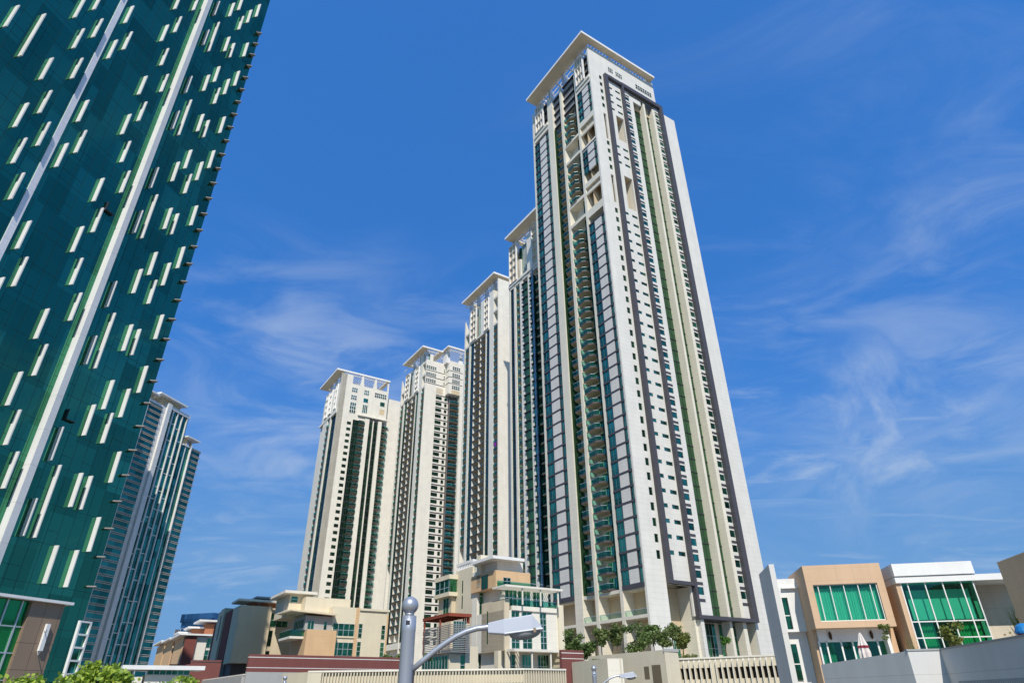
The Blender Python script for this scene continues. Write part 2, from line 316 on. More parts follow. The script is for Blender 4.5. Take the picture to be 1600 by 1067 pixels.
def tall_tower():
    t = thing('high_rise_tower', 'tallest white residential tower with charcoal frames and wide flat roof overhang', 'tower', (25.948, 131.464), DIST, 'white towers in a row')
    B = GZ
    w = MB()   # 0 white, 1 cream, 2 cream darkened to carry recess shade
    # ---- core and hidden sides
    w.box(4.5, 37.3, 4.5, 31.8, B, 175.4, 1); w.box(4.5, 29.3, 4.5, 29.5, 175.4, 186.5, 1)
    # ---- right face
    sm = [(z + 1.4, z + 3.15) for z in rows(24, 176, PH) if not (119.9 < z < 133 or 146.5 < z < 158.5)]
    w2 = [(z + 2.6, z + 3.5) for z in rows(21.8, 173, PH) if not (119.8 < z < 134 or 146.9 < z < 160)]
    lv = [(z + 1.85, z + 3.38) for z in rows(16.5, 173, PH - 6.6)]
    w.R(0, 3.8, B, 188.6, -0.45, 0)
    win_strip(w, 'R', 3.8, 4.9, sm + [(122.7, 133.2), (147.9, 158.9)] if False else sorted(sm + [(122.7, 133.2), (147.9, 158.9)]), B, 178, 0)
    w.R(4.9, 5.6, B, 178, -0.5, 0)
    w.R(5.6, 7.2, 21.7, 178, -0.5, 0)
    ob = [(122.9, 135.4), (150.4, 161.1)]
    win_strip(w, 'R', 7.2, 9.0, sorted(w2 + ob[:0]), 22.4, 178, 0)
    w.R(9.0, 9.2, 21.7, 178, -0.5, 0)
    win_strip(w, 'R', 9.2, 10.3, ob, 21.7, 178, 0)
    win_strip(w, 'R', 10.3, 12.4, sorted(w2 + ob), 21.7, 178, 0)
    w.R(12.4, 13.5, 16, 178, -0.5, 0)
    win_strip(w, 'R', 13.5, 16.35, lv, 16, 176.5, 0)
    w.R(16.35, 18.0, 16, 173.2, -2.3, 0); w.R(16.35, 21.6, 173.2, 175.2, -0.5, 0)
    win_strip(w, 'R', 28.0, 29.7, lv, 16, 176.5, 0); w.R(29.7, 31.0, 16, 178, -0.5, 0)
    w.R(31.0, 37.6, B, 176.0, -0.5, 0)
    w.box(37.1, 37.6, 0.5, 31.8, B, 176.0, 0)
    w.R(3.8, 29.5, 178, 188.6, -0.5, 0); w.R(27.6, 29.5, 188.6, 190, -1.6, 0); w.box(29.0, 29.5, 0.5, 29.8, 176, 188.6, 0)
    for k in (9.0, 17.6, 26.2):      # pointed fins that carry the roof
        w.add([(k, 0, 188.6), (k + 1.5, 0, 188.6), (k + 0.9, 0, 190), (k + 0.5, 0, 190), (k, 0.9, 188.6), (k + 1.5, 0.9, 188.6), (k + 0.9, 0.9, 190), (k + 0.5, 0.9, 190)],
              [(0, 1, 2, 3), (5, 4, 7, 6), (1, 5, 6, 2), (4, 0, 3, 7), (3, 2, 6, 7)], 0)
    # reveals of the two sky gardens seen from the right face
    for a, b in ((122.7, 135.4), (147.9, 161.1)):
        w.box(0.45, 12.6, 4.3, 4.5, a - 2, b + 1, 2); w.box(0.45, 12.6, 0.56, 4.3, a - 1.6, a - 0.2, 2); w.box(3.8, 12.6, 0.56, 4.3, b + 0.1, b + 1, 2); w.box(2.8, 2.9, 0.6, 15, a - .2, b - 1, 2)  # darkened cream paints the shade inside the gardens
        w.box(3.3, 3.55, 0.56, 4.3, a - 0.2, b + 0.1, 2); w.box(12.45, 12.7, 0.56, 4.3, a - 0.2, b + 0.1, 1); w.box(5.4, 5.6, 0.56, 4.3, a - 0.2, b + 0.1, 1); w.box(9.0, 9.19, 0.56, 4.3, a - 0.2, b + 0.1, 1)  # first box is a partition added to block sun through the garden
    # back of the deep glass slots and of the ground-floor recesses
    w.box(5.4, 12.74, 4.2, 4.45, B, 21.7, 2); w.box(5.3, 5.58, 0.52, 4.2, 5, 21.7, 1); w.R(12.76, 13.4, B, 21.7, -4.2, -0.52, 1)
    w.box(13.5, 31.0, 4.0, 4.45, B, 15.9, 1); w.box(31.0, 31.3, 0.5, 4.0, B, 15.5, 1)
    # ---- left face: pilasters and slabs
    for a, b, z1, zs in ((7.05, 8.0, 185.0, 177), (15.0, 16.0, 184.6, 176), (20.3, 23.05, 185.0, 176.5), (31.1, 32.1, 187, 181)):
        w.blade('L', a, b, B, z1, 3.0 if b < 30 else 1.0, zs, 1)
    w.box(0, 0.45, 0.45, 0.6, B, 188.4, 1)
    for y0, y1, sl in ((0.45, 7.05, ((119.95, 122.6, -4.3), (128.4, 129.4, -0.5), (131.1, 132.95, -4.3), (145.45, 147.2, -4.3), (152.5, 153.5, -0.5), (156.2, 158.45, -4.3), (171.55, 173.4, -2.5))),
                       (8.0, 15.0, ((121.6, 122.7, -4.3), (128.9, 130.0, -4.3), (147.0, 148.0, -4.3), (154.4, 155.4, -4.3))),
                       (23.05, 31.1, ((171.55, 173.4, -2.5),))):
        for a, b, d in sl: w.L(y0, y1, a, b, d, -0.02, 1)
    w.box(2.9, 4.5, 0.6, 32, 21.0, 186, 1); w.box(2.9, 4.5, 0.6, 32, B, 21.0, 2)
    for y0, y1 in ((0.6, 7.05), (8.0, 15.0), (16, 20.3), (23.05, 31.1)):       # base storeys
        w.L(y0, y1, 15.3, 15.9, -2.9, -0.02, 1); w.L(y0, y1, 20.6, 21.25, -2.9, -0.3, 1)
    for a, b in ((129.4, 131.1), (153.5, 156.2)): w.L(0.6, 7.05, a, b, -1.0, -0.6, 2)  # solid panels added to stop sunlight reaching the garden backs
    w.build('wall', [WHITE, CREAM, paint('shaded_cream_cladding', (0.62, 0.50, 0.34), joint=(1.1, 0, 0.05), jcol=0.85)], t)  # last slot: the recess shade is put into the cream colour
    # ---- charcoal frames on the right face
    f = MB()
    f.R(5.6, 6.8, 21.7, 178, 0, 1.0); f.R(6.8, 12.75, 21.7, 22.4, 0, 1.0); f.R(6.8, 12.75, 176.8, 178, 0, 1.0)
    f.R(12.75, 13.5, 15.5, 178.2, 0, 1.05); f.R(13.5, 29.7, 15.5, 16.2, 0, 1.05); f.R(13.5, 29.7, 176.6, 178.2, 0, 1.05); f.R(29.7, 31.2, 15.5, 178.2, 0, 1.05)
    f.R(13.5, 31.2, 15.5, 15.98, -4, -0.01)
    f.build('charcoal_frame', DARK, t)
    for a, c in ((13.5, 16.35), (28.0, 29.7)):
        rep(t, 'spandrel_bar', MB().R(0, c - a, 0.46, 1.08, -0.1, 0.04), DARK, [(a, 0, z) for z in rows(16.5, 173.5, PH - 6.6)])
    # ---- columns in the right face
    for a, c in ((22.7, 23.5), (26.9, 28.0)):
        MB().blade('R', a, c, B, 175.4, 2.1, 172.5, 0).build('column', [CREAM, WHITE], t)
    MB().R(13.4, 14.3, B, 15.45, -3.9, 0.6).build('column', WHITE, t)
    gs = MB()
    for a, c in ((18.0, 22.7), (23.5, 26.9)):
        gs.R(a, c, 16, 172.5, -2.3, -2.1, 0); gs.R(a, c, 172.5, 176.5, -2.3, -1.7, 2)
        for z in rows(17, 172, PH): gs.R(a, c, z - 0.08, z + 0.08, -2.1, -1.95, 1)
        for i in range(1, 4): gs.R(a + (c - a) * i / 4 - 0.04, a + (c - a) * i / 4 + 0.04, 16, 172.5, -2.1, -2.03, 1)
    gs.build('green_glass_slot', [GREENG, MULL, SOFFIT], t)
    # ---- base glazing under the frames
    for a, c, z1 in ((8.0, 11.2, 14.6), (14.6, 19.0, 15.3), (19.6, 22.4, 15.3), (23.7, 26.6, 15.3), (28.2, 30.6, 15.3)):
        g = window_mb('R', c - a, z1 - 1, -3.9, 2, 5, 0.1)
        o = g.build('base_window', [GLASSL, METAL], t, dz=0); o.location = (a, 0, 1 - GZ)
    # ---- windows
    locs_s = [(3.8, 0, a) for a, _ in sm]; locs_2 = [(7.2, 0, a) for a, _ in w2]; locs_3 = [(10.3, 0, a) for a, _ in w2]
    rep(t, 'small_window', window_mb('R', 1.1, 1.75, -0.22, 0, 0), [GLASSK, MULL], locs_s)
    rep(t, 'slot_window', window_mb('R', 1.8, 0.9, -0.15, 0), [GLASSR, MULL], locs_2)
    rep(t, 'wide_window', window_mb('R', 2.1, 0.9, -0.15, 1), [GLASSR, MULL], locs_3)
    lw = [(13.5, 0, a) for a, _ in lv]; lw2 = [(28.0, 0, a) for a, _ in lv]
    rep(t, 'bay_window', window_mb('R', 2.85, 1.53, -0.15, 1), [GLASSR, MULL], lw)
    rep(t, 'end_window', window_mb('R', 1.7, 1.53, -0.15, 0), [GLASSR, MULL], lw2)
    for k, z, wd, ht, nv, nh in ((8.3, 181.6, 2.1, 2.2, 2, 1), (11.5, 181.6, 2.9, 2.2, 3, 1), (20.4, 181.4, 7.5, 2.2, 6, 1), (8.4, 178.3, 2.1, 1.6, 2, 0), (11.6, 178.3, 2.8, 1.6, 3, 0), (20.5, 178.35, 7.4, 1.7, 6, 0)):
        g = window_mb('R', wd, ht, 0.03, nv, nh, 0.15); o = g.build('top_window', [GLASSK, WHITEP], t, dz=0); o.location = (k, 0, z - GZ)
    # ---- left face bays of panel and glass
    def bay_floor(y0):       # local: 0..6.6 wide, panel in the middle
        g = MB()
        for a, c in ((0.0, 1.1), (4.4, 6.6)):
            g.L(a, c, 0.1, 2.9, -0.4, -0.15, 0); mid = (a + c) / 2; g.L(mid - 0.05, mid + 0.05, 0.1, 2.9, -0.15, -0.08, 2); g.L(a, c, 0.85, 0.93, -0.15, -0.09, 2)
        g.L(1.1, 1.27, 0.1, 2.9, -0.4, 0.0, 1); g.L(4.15, 4.4, 0.1, 2.9, -0.4, 0.0, 1); g.L(0, 0.08, 0.1, 2.9, -0.3, 0.0, 1); g.L(6.5, 6.6, 0.1, 2.9, -0.3, 0.0, 1)
        g.L(0, 6.6, 2.9, 3.4, -0.4, 0.08, 1)
        p = MB(); p.L(1.27, 4.15, 0.1, 2.9, -0.4, 0.03, 0)
        return g, p
    g, p = bay_floor(0)
    TEALM = paint('teal_mullion', (0.07, 0.17, 0.19), rough=0.4)
    zB = [z for z in rows(21.6, 117, PH)] + [z + 0.1 for z in rows(133, 143, 132.95)][:4] + rows(158.4, 169, 158.4)[:4]
    rep(t, 'bay_floor', g, [GLASSL, DARK, TEALM], [(0, 0.45, z) for z in zB], sub=[('panel', p, PANEL)])
    g2 = MB(); g2.v = [(x, y * 8.05 / 6.6, z) for x, y, z in g.v]; g2.f = g.f; g2.m = g.m
    p2 = MB(); p2.v = [(x, y * 8.05 / 6.6, z) for x, y, z in p.v]; p2.f = p.f; p2.m = p.m
    rep(t, 'wide_bay_floor', g2, [GLASSL, DARK, TEALM], [(0, 23.05, z) for z in rows(21.6, 169, PH)], sub=[('panel', p2, PANEL)])
    for a, c in ((0.45, 7.05), (23.05, 31.1)): MB().L(a, c, 20.9, 21.75, -0.6, 0.08).build('bay_base', DARK, t)
    # ---- green glass return wall and balconies
    gw = MB(); gw.box(0.35, 2.85, 20.16, 20.28, 21.5, 168.3, 0)
    for z in rows(22, 168, PH): gw.box(0.35, 2.85, 20.12, 20.16, z - 0.05, z + 0.05, 0)
    gw.build('green_return_wall', GREENG, t)
    bg_ = MB(); bg_.L(8.0, 15.0, 21.3, 186, -2.88, -2.6, 0); bg_.L(16.0, 20.16, 21.3, 186, -2.88, -2.6, 0); bg_.build('balcony_back_wall', CREAM, t)
    dk = MB(); dk.L(8.05, 9.9, 21.3, 184, -2.6, -1.2, 0); dk.build('dark_glass_strip', GLASSK, t)
    dw = MB(); dw.L(0, 2.6, 0.12, 2.5, -2.6, -2.54, 0)
    for k in (0, 0.85, 1.7, 2.55): dw.L(k, k + 0.06, 0.12, 2.5, -2.54, -2.5, 1)
    zb2 = [z for z in rows(21.6, 119, PH)] + [z for z in rows(130.0, 145.5, 130.2)] + [z for z in rows(155.5, 168.5, 155.6)]
    slab, rail = balcony_parts('L', 10.4, 14.1, 2.55, 0.9, 0.0, 0.25)
    slab.v = [(x, y - 10.4, z) for x, y, z in slab.v]; rail.v = [(x, y - 10.4, z) for x, y, z in rail.v]
    dw2 = MB(); dw2.v = [(x, y + 0.6, z) for x, y, z in dw.v]; dw2.f = dw.f; dw2.m = dw.m
    rep(t, 'balcony', slab, [DARK, SOFFIT], [(0, 10.4, z) for z in zb2], sub=[('glass_railing', rail, [RAILG, METAL]), ('balcony_door', dw2, [GLASSR, MULL])])
    P = [(2.55, 2.9), (0.9, 2.8), (-0.3, 2.1), (-0.1, 0.0), (2.55, 0.0)]
    s1 = MB(); s1.prism(P, -0.3, 0.1, 1, 0); r1_ = MB()
    for a, c in ((P[1], P[2]), (P[2], P[3])):
        a = Vector(a); c = Vector(c); nn = (c - a); nn = Vector((-nn.y, nn.x)).normalized() * 0.02
        r1_.prism([tuple(a - nn), tuple(c - nn), tuple(c + nn), tuple(a + nn)], 0.14, 1.1, 0); nn *= 2; r1_.prism([tuple(a - nn), tuple(c - nn), tuple(c + nn), tuple(a + nn)], 1.1, 1.17, 1)
    rep(t, 'corner_balcony', s1, [DARK, SOFFIT], [(0, 16.02, z) for z in rows(21.6, 166, PH)], sub=[('glass_railing', r1_, [RAILG, METAL]), ('balcony_door', dw, [GLASSR, MULL])])
    # railings of the open storeys at the base
    for y0, y1 in ((0.7, 7.0), (8.1, 14.9), (16.1, 20.2)):
        q = MB(); q.L(y0, y1, 15.9, 16.9, -0.12, -0.08, 0); q.L(y0, y1, 16.9, 16.98, -0.14, -0.06, 1); q.build('glass_railing', [pane('pale_railing_glass', (.76, .88, .85), .06), METAL], t)
    # ---- crown: louvre boxes and grey windows
    lb = MB(); louvre_box(lb, 'L', 2.5, 6.6, 174.8, 186.6, 0.7, 3, 2); lb.build('louvre_box', [WHITEP, SOFFIT], t)
    lb = MB(); louvre_box(lb, 'L', 25.0, 29.6, 174.8, 187, 0.7, 3, 2); lb.build('louvre_box', [WHITEP, SOFFIT], t)
    for a, c in ((0.45, 7.05), (23.05, 31.1)): MB().L(a, c, 173.4, 174.7, -1.5, 0.3).build('crown_ledge', CREAM, t)
    cg = MB()
    for y0, y1, z0, z1 in ((0.6, 7.05, 174.7, 187), (8.0, 15.0, 170.2, 184.5), (16.0, 20.3, 168.8, 184.5), (23.05, 31.1, 174.7, 187)):
        cg.L(y0, y1, z0, z1, -2.0, -1.2, 0)
        for z in rows(z0, z1, z0, 3.4): cg.L(y0, y1, z, z + 0.5, -1.2, -0.6, 1)
    cg.build('crown_window_band', [GREYP, MULL], t)
    r = pergola_roof(t, -3.9, 28.4, -2.0, 30.0, 190.0, 0.7, 4.4, 2.0, 1.25)
    ps = MB()
    for y in (6.2, 13.5, 21.5, 29): ps.box(0.4, 2.4, y, y + 0.9, 184, 190.0, 0)
    for y in (3, 10, 17, 24): ps.box(-0.4, 4.5, y, y + 0.35, 188.2, 188.7, 1)
    ps.box(0.2, 0.4, 0.5, 29.5, 189.0, 189.3, 1); ps.build('roof_post', [METAL, WHITEP], t)
    # purple stuff is on another tower; small flood lamp on the shoulder
    MB().box(37.6, 38.6, 1.0, 1.3, 174.4, 174.8).build('flood_lamp', METAL, t)
    return t
tall_tower()

# ================================================================== the other towers of the row
def l_face_grid(t, zb, zt, ztop, crown_h, ph, wall_h=37.0, depth=2.2, gcol=CREAMT):
    """left face shared by two towers: corner balconies, solid pier, glass, a bay of balconies with cross walls, glass, pier, end balconies"""
    B = GZ
    w = MB()
    w.blade('L', 4.0, 7.4, B, zt + 22, depth, zt + 21, 0); w.L(10.2, 10.9, B, zt + 1, -depth, -0.05, 0); w.blade('L', 24.4, 26.0, B, zt + 18, depth, zt + 17, 0); w.blade('L', 29.6, 30.6, B, zt + 16, depth, zt + 10, 0)
    w.box(0.0, 0.4, 0.0, 0.5, B, ztop, 0)
    w.box(depth, 4.0, 0.4, 30.6, B, zt + 20, 1)                     # back wall of the recesses
    for y in (15.6, 21.1):                                          # cross walls between the balconies
        w.L(y, y + 0.25, zb, zt, -depth, -0.15, 0)
    w.L(4.0, 30.6, zb - 3, zb - 0.7, -depth, -0.2, 0)
    w.build('wall', [gcol, CREAMT], t)
    gl = MB()
    for y0, y1 in ((7.4, 10.2), (21.35, 24.4)):
        gl.L(y0, y1, zb - 1, zt + 0.6, -0.5, -0.3, 0)
        for z in rows(zb, zt, ph): gl.L(y0, y1, z - 0.3, z + 0.05, -0.3, -0.22, 1)
        gl.L((y0 + y1) / 2 - 0.06, (y0 + y1) / 2 + 0.06, zb - 1, zt, -0.3, -0.24, 1)
    gl.build('glass_strip', [GLASSD, MULL], t)
    zs = rows(zb, zt - 1, ph)
    sl = MB(); sl.L(0, 10.4, -0.35, 0.15, -depth, 0.0, 0); sl.L(0.1, 10.3, -0.37, -0.35, -depth, -0.1, 1)
    rl = MB().L(1.2, 4.6, 0.15, 1.05, -1.3, -1.26, 0); rl2 = MB().L(6.4, 10.1, 0.15, 1.05, -1.3, -1.26, 0)
    dr = MB().L(1.5, 4.0, 0.2, 2.4, -depth, -depth + 0.06, 0); dr2 = MB().L(6.5, 9.5, 0.2, 2.4, -depth, -depth + 0.06, 0)
    rep(t, 'balcony_bay', sl, [MULL, SOFFIT], [(0, 10.92, z) for z in zs], sub=[('glass_railing', rl, RAILG), ('glass_railing', rl2, RAILG), ('balcony_door', dr, GLASSR), ('balcony_door', dr2, GLASSR)])
    cs, cr = balcony_parts('L', 0.55, 3.95, depth - 0.05, 0.0, 0.5, 0.15)
    rep(t, 'corner_balcony', cs, [MULL, SOFFIT], [(0, 0, z + 0.2) for z in rows(zb, zt + 14 if crown_h < 0 else zt - 1, ph)], sub=[('glass_railing', cr, [RAILG, METAL])])
    es, er = balcony_parts('L', 26.05, 29.5, depth - 0.05, 0.0, 0.5, 0.1)
    rep(t, 'end_balcony', es, [MULL, SOFFIT], [(0, 0, z + 0.2) for z in rows(zb + 30, zt - 1, ph)], sub=[('glass_railing', er, [RAILG, METAL])])
    # crown: two projecting louvre boxes, a blade and glazing on a ledge
    z0 = zt + 1.4; z1 = zt + crown_h
    c = MB(); c.L(7.4, 25.5, zt + 0.6, z0, -1.5, 0.25, 0); c.build('crown_ledge', [gcol], t)
    for y0, y1, k in ((19.0, 24.2, 1.0), (7.6, 11.6, 0.96)):
        lb = MB(); louvre_box(lb, 'L', y0, y1, z0, z0 + (z1 - z0) * k, 0.7, 5, 1); lb.build('louvre_box', [WHITEP, SOFFIT], t)
    bl = MB(); bl.blade('L', 12.6, 15.4, z0, z1 + 0.6, 1.8, z1 - 2, 0); bl.build('crown_fin', [gcol], t)
    cw = MB(); cw.L(11.6, 12.6, z0, z1, -1.2, -0.7, 0); cw.L(15.4, 19.0, z0, z1, -1.2, -0.7, 0)
    for z in rows(z0, z1, z0, 1.1): cw.L(15.4, 19.0, z, z + 0.08, -0.7, -0.62, 1)
    for y in (16.3, 17.2, 18.1): cw.L(y, y + 0.08, z0, z1, -0.7, -0.6, 1)
    cw.build('crown_glazing', [GLASSR, WHITEP], t)
    for y0, y1, zz in ((0.5, 4.0, (zt + 2, zt + 9, zt + 16)), (26.0, 29.6, (zt + 2, zt + 9))):
        o = MB()
        for z in zz: o.L(y0, y1, z - 1.6, z - 0.4, -depth, 0.0, 0); o.L(y0 + 0.3, y1 - 0.3, z, z + 4.6, -depth, -depth + 0.1, 1)
        o.build('crown_loggia', [gcol, GLASSR], t)
    return t
def roof_posts(t, ys, z0, z1, xs=()):
    p = MB()
    for y in ys: p.box(0.5, 2.3, y, y + 0.8, z0, z1, 0)
    for y in ys: p.box(-0.6, 4.0, y + 3.1, y + 3.4, z1 - 1.4, z1 - 1.0, 1)
    p.box(0.1, 0.3, 0.5, 29, z1 - 0.9, z1 - 0.65, 1)
    for x in xs: p.add([(x - .8, 0, z0), (x + .8, 0, z0), (x + .25, 0, z1), (x - .25, 0, z1), (x - .8, .8, z0), (x + .8, .8, z0), (x + .25, .8, z1), (x - .25, .8, z1)], [(0, 1, 2, 3), (5, 4, 7, 6), (1, 5, 6, 2), (4, 0, 3, 7), (3, 2, 6, 7)], 1)
    p.build('roof_post', [METAL, WHITEP], t)

def tower_three():
    t = thing('high_rise_tower', 'white tower with blank cream side wall, second down the row behind the tallest tower', 'tower', (-5.983, 235.924), DIST, 'white towers in a row')
    w = MB(); w.R(0.4, 26, GZ, 170, -0.5, 0, 0); w.box(4.0, 26, 0.5, 30, GZ, 168, 0); w.build('side_wall', CREAMT, t)
    l_face_grid(t, 24, 145.8, 170, 18.6, PH + 3.2)
    pergola_roof(t, -2.6, 26.5, -0.5, 29.8, 171.4, 0.8, 4.2, 2.2, 1.4)
    MB().box(4.0, 26, 1, 29, 168, 168.6).build('roof_deck', CREAMT, t)
    roof_posts(t, (4.6, 12, 19.5, 26.5), 166, 171.4)
    # purple cloth hung over one corner balcony
    return t
tower_three()
cl = MB(); cl.add([(-0.22, 0.9, 0), (-0.22, 2.9, 0), (-0.30, 2.7, -1.5), (-0.26, 1.2, -1.7), (-0.16, 0.9, 0.03), (-0.16, 2.9, 0.03), (-0.20, 2.7, -1.5), (-0.20, 1.2, -1.7)], [(0, 1, 2, 3), (7, 6, 5, 4), (0, 3, 7, 4), (1, 5, 6, 2), (0, 4, 5, 1), (3, 2, 6, 7)])
o = cl.build('hanging_cloth', paint('purple_cloth', (0.24, 0.03, 0.36)))
o.location = (-5.983, 235.924, 91.0); o.rotation_euler = (0, 0, R(DIST)); tag(o, 'purple cloth hung over a corner balcony railing of a white tower', 'cloth')

def tower_two():
    c2 = (-0.394 + 31.5 * math.sin(R(33.2)), 204.0 - 31.5 * math.cos(R(33.2)))
    t = thing('high_rise_tower', 'white tower half hidden behind the tallest tower, green curved glass strip', 'tower', c2, DIST, 'white towers in a row')
    B = GZ; dep = 1.7; ZT = 141.0; ph = PH + 1.5
    w = MB()
    w.box(dep, 36, 0.0, 32.4, B, 158, 1)
    for a, b in ((31.6, 32.5), (28.0, 29.1), (23.1, 25.0), (18.1, 19.5), (11.8, 12.7), (0, 1.5)): w.L(a, b, B, ZT + 1, -dep, 0, 0)
    w.L(0, 32.5, 142.2, 143.2, -dep, 0.35, 0); w.L(0, 32.5, ZT, 142.2, -dep, 0.0, 0)
    w.blade('L', 31.6, 32.5, 143.2, 158.6, 1.7, 152, 0); w.blade('L', 16.4, 19.6, 143.2, 160.0, 1.7, 158.6, 0); w.L(24.2, 25.2, 143.2, 152, -1.7, -0.2, 0)
    w.build('wall', [CREAMT, CREAM], t)
    gl = MB()
    gl.L(29.1, 31.6, 20, ZT, -0.5, -0.3, 0)
    for y in (29.9, 30.75): gl.L(y, y + .08, 20, ZT, -0.3, -0.25, 1)
    for z in rows(22, ZT, ph): gl.L(29.1, 31.6, z - .12, z + .08, -0.3, -0.24, 1)
    gl.build('glass_strip', [GLASSD, MULL], t)
    # curved green glass strip, one bowed pane and a slab nose per floor
    def bow(y0, y1, n=6, out=0.35, back=-0.6):
        return [(-(back + (out - back) * math.sin(math.pi * (0.15 + 0.7 * i / n))), y0 + (y1 - y0) * i / n) for i in range(n + 1)]
    pts = bow(0, 3.55); q = MB(); q.prism(pts + [(0.9, 3.55), (0.9, 0)], 0.0, 2.95, 0)
    n = MB(); n.prism([(-0.55, 3.55), (-0.7, 2.9), (-0.5, 0), (0.9, 0), (0.9, 3.55)], 2.95, 3.3, 0)
    rep(t, 'curved_glass_floor', q, GREENG, [(0, 19.52, z) for z in rows(22, ZT - 3, ph)], sub=[('slab_nose', n, MULL)])
    q2 = MB(); q2.prism([(x, y * 2.7 / 3.55) for x, y in pts] + [(0.9, 2.7), (0.9, 0)], 0.0, 2.95, 0)
    n2 = MB(); n2.prism([(-0.55, 2.7), (-0.7, 2.2), (-0.5, 0), (0.9, 0), (0.9, 2.7)], 2.95, 3.3, 0)
    rep(t, 'curved_glass_floor', q2, GLASSR, [(0, 15.3, z) for z in rows(22, ZT - 3, ph)], sub=[('slab_nose', n2, MULL)])
    cs, cr = balcony_parts('L', 25.05, 27.6, dep - .05, 0.0, 0.5, 0.1)
    rep(t, 'balcony', cs, [MULL, SOFFIT], [(0, 0, z) for z in rows(22, ZT - 2, ph)], sub=[('glass_railing', cr, [RAILG, METAL])])
    k = MB(); k.L(12.7, 15.25, 20, ZT, -dep, -1.2, 0)
    for z in rows(22, ZT, ph): k.L(12.7, 15.25, z - .3, z + .1, -1.2, -0.4, 1)
    k.build('loggia_column', [GLASSR, SOFFIT], t)
    pp = MB(); pp.tube([(-0.75, 15.35, 15), (-0.75, 15.35, ZT)], 0.28, 8); pp.build('downpipe', metal('blue_grey_pipe', (0.30, 0.36, 0.50), 0.4, 0.3), t)
    lb = MB(); louvre_box(lb, 'L', 26.2, 31.3, 143.3, 161.6, 0.7, 5, 1); lb.build('louvre_box', [WHITEP, SOFFIT], t)
    lb = MB(); louvre_box(lb, 'L', 9.5, 15.6, 143.3, 160.6, 0.7, 5, 1); lb.build('louvre_box', [WHITEP, SOFFIT], t)
    cw = MB(); cw.L(19.6, 24.2, 143.2, 158.5, -1.69, -1.0, 0); cw.L(25.2, 26.2, 143.2, 158.5, -1.69, -1.0, 0)
    for z in rows(143.3, 158, 143.3, 1.1): cw.L(19.6, 24.2, z, z + .09, -1.0, -0.9, 1)
    for y in (20.6, 21.5, 22.4, 23.3): cw.L(y, y + .09, 143.2, 158.5, -1.0, -0.88, 1)
    cw.build('crown_glazing', [GLASSR, WHITEP], t)
    pergola_roof(t, -3.0, 33, -0.5, 30.5, 164.4, 0.8, 5.2, 2.2, 1.4)
    p = MB(); p.box(1.0, 2.6, 28.2, 31.2, 158, 164.4, 0); p.box(1, 2, 18, 18.8, 158, 164.4, 0); p.box(1, 2, 8, 8.8, 158, 164.4, 0)
    for y in (22, 14): p.box(-0.6, 4, y, y + .35, 162.3, 162.8, 1)
    p.box(0.2, .45, 2, 28, 162.9, 163.2, 1); p.build('roof_post', [METAL, WHITEP], t)
tower_two()

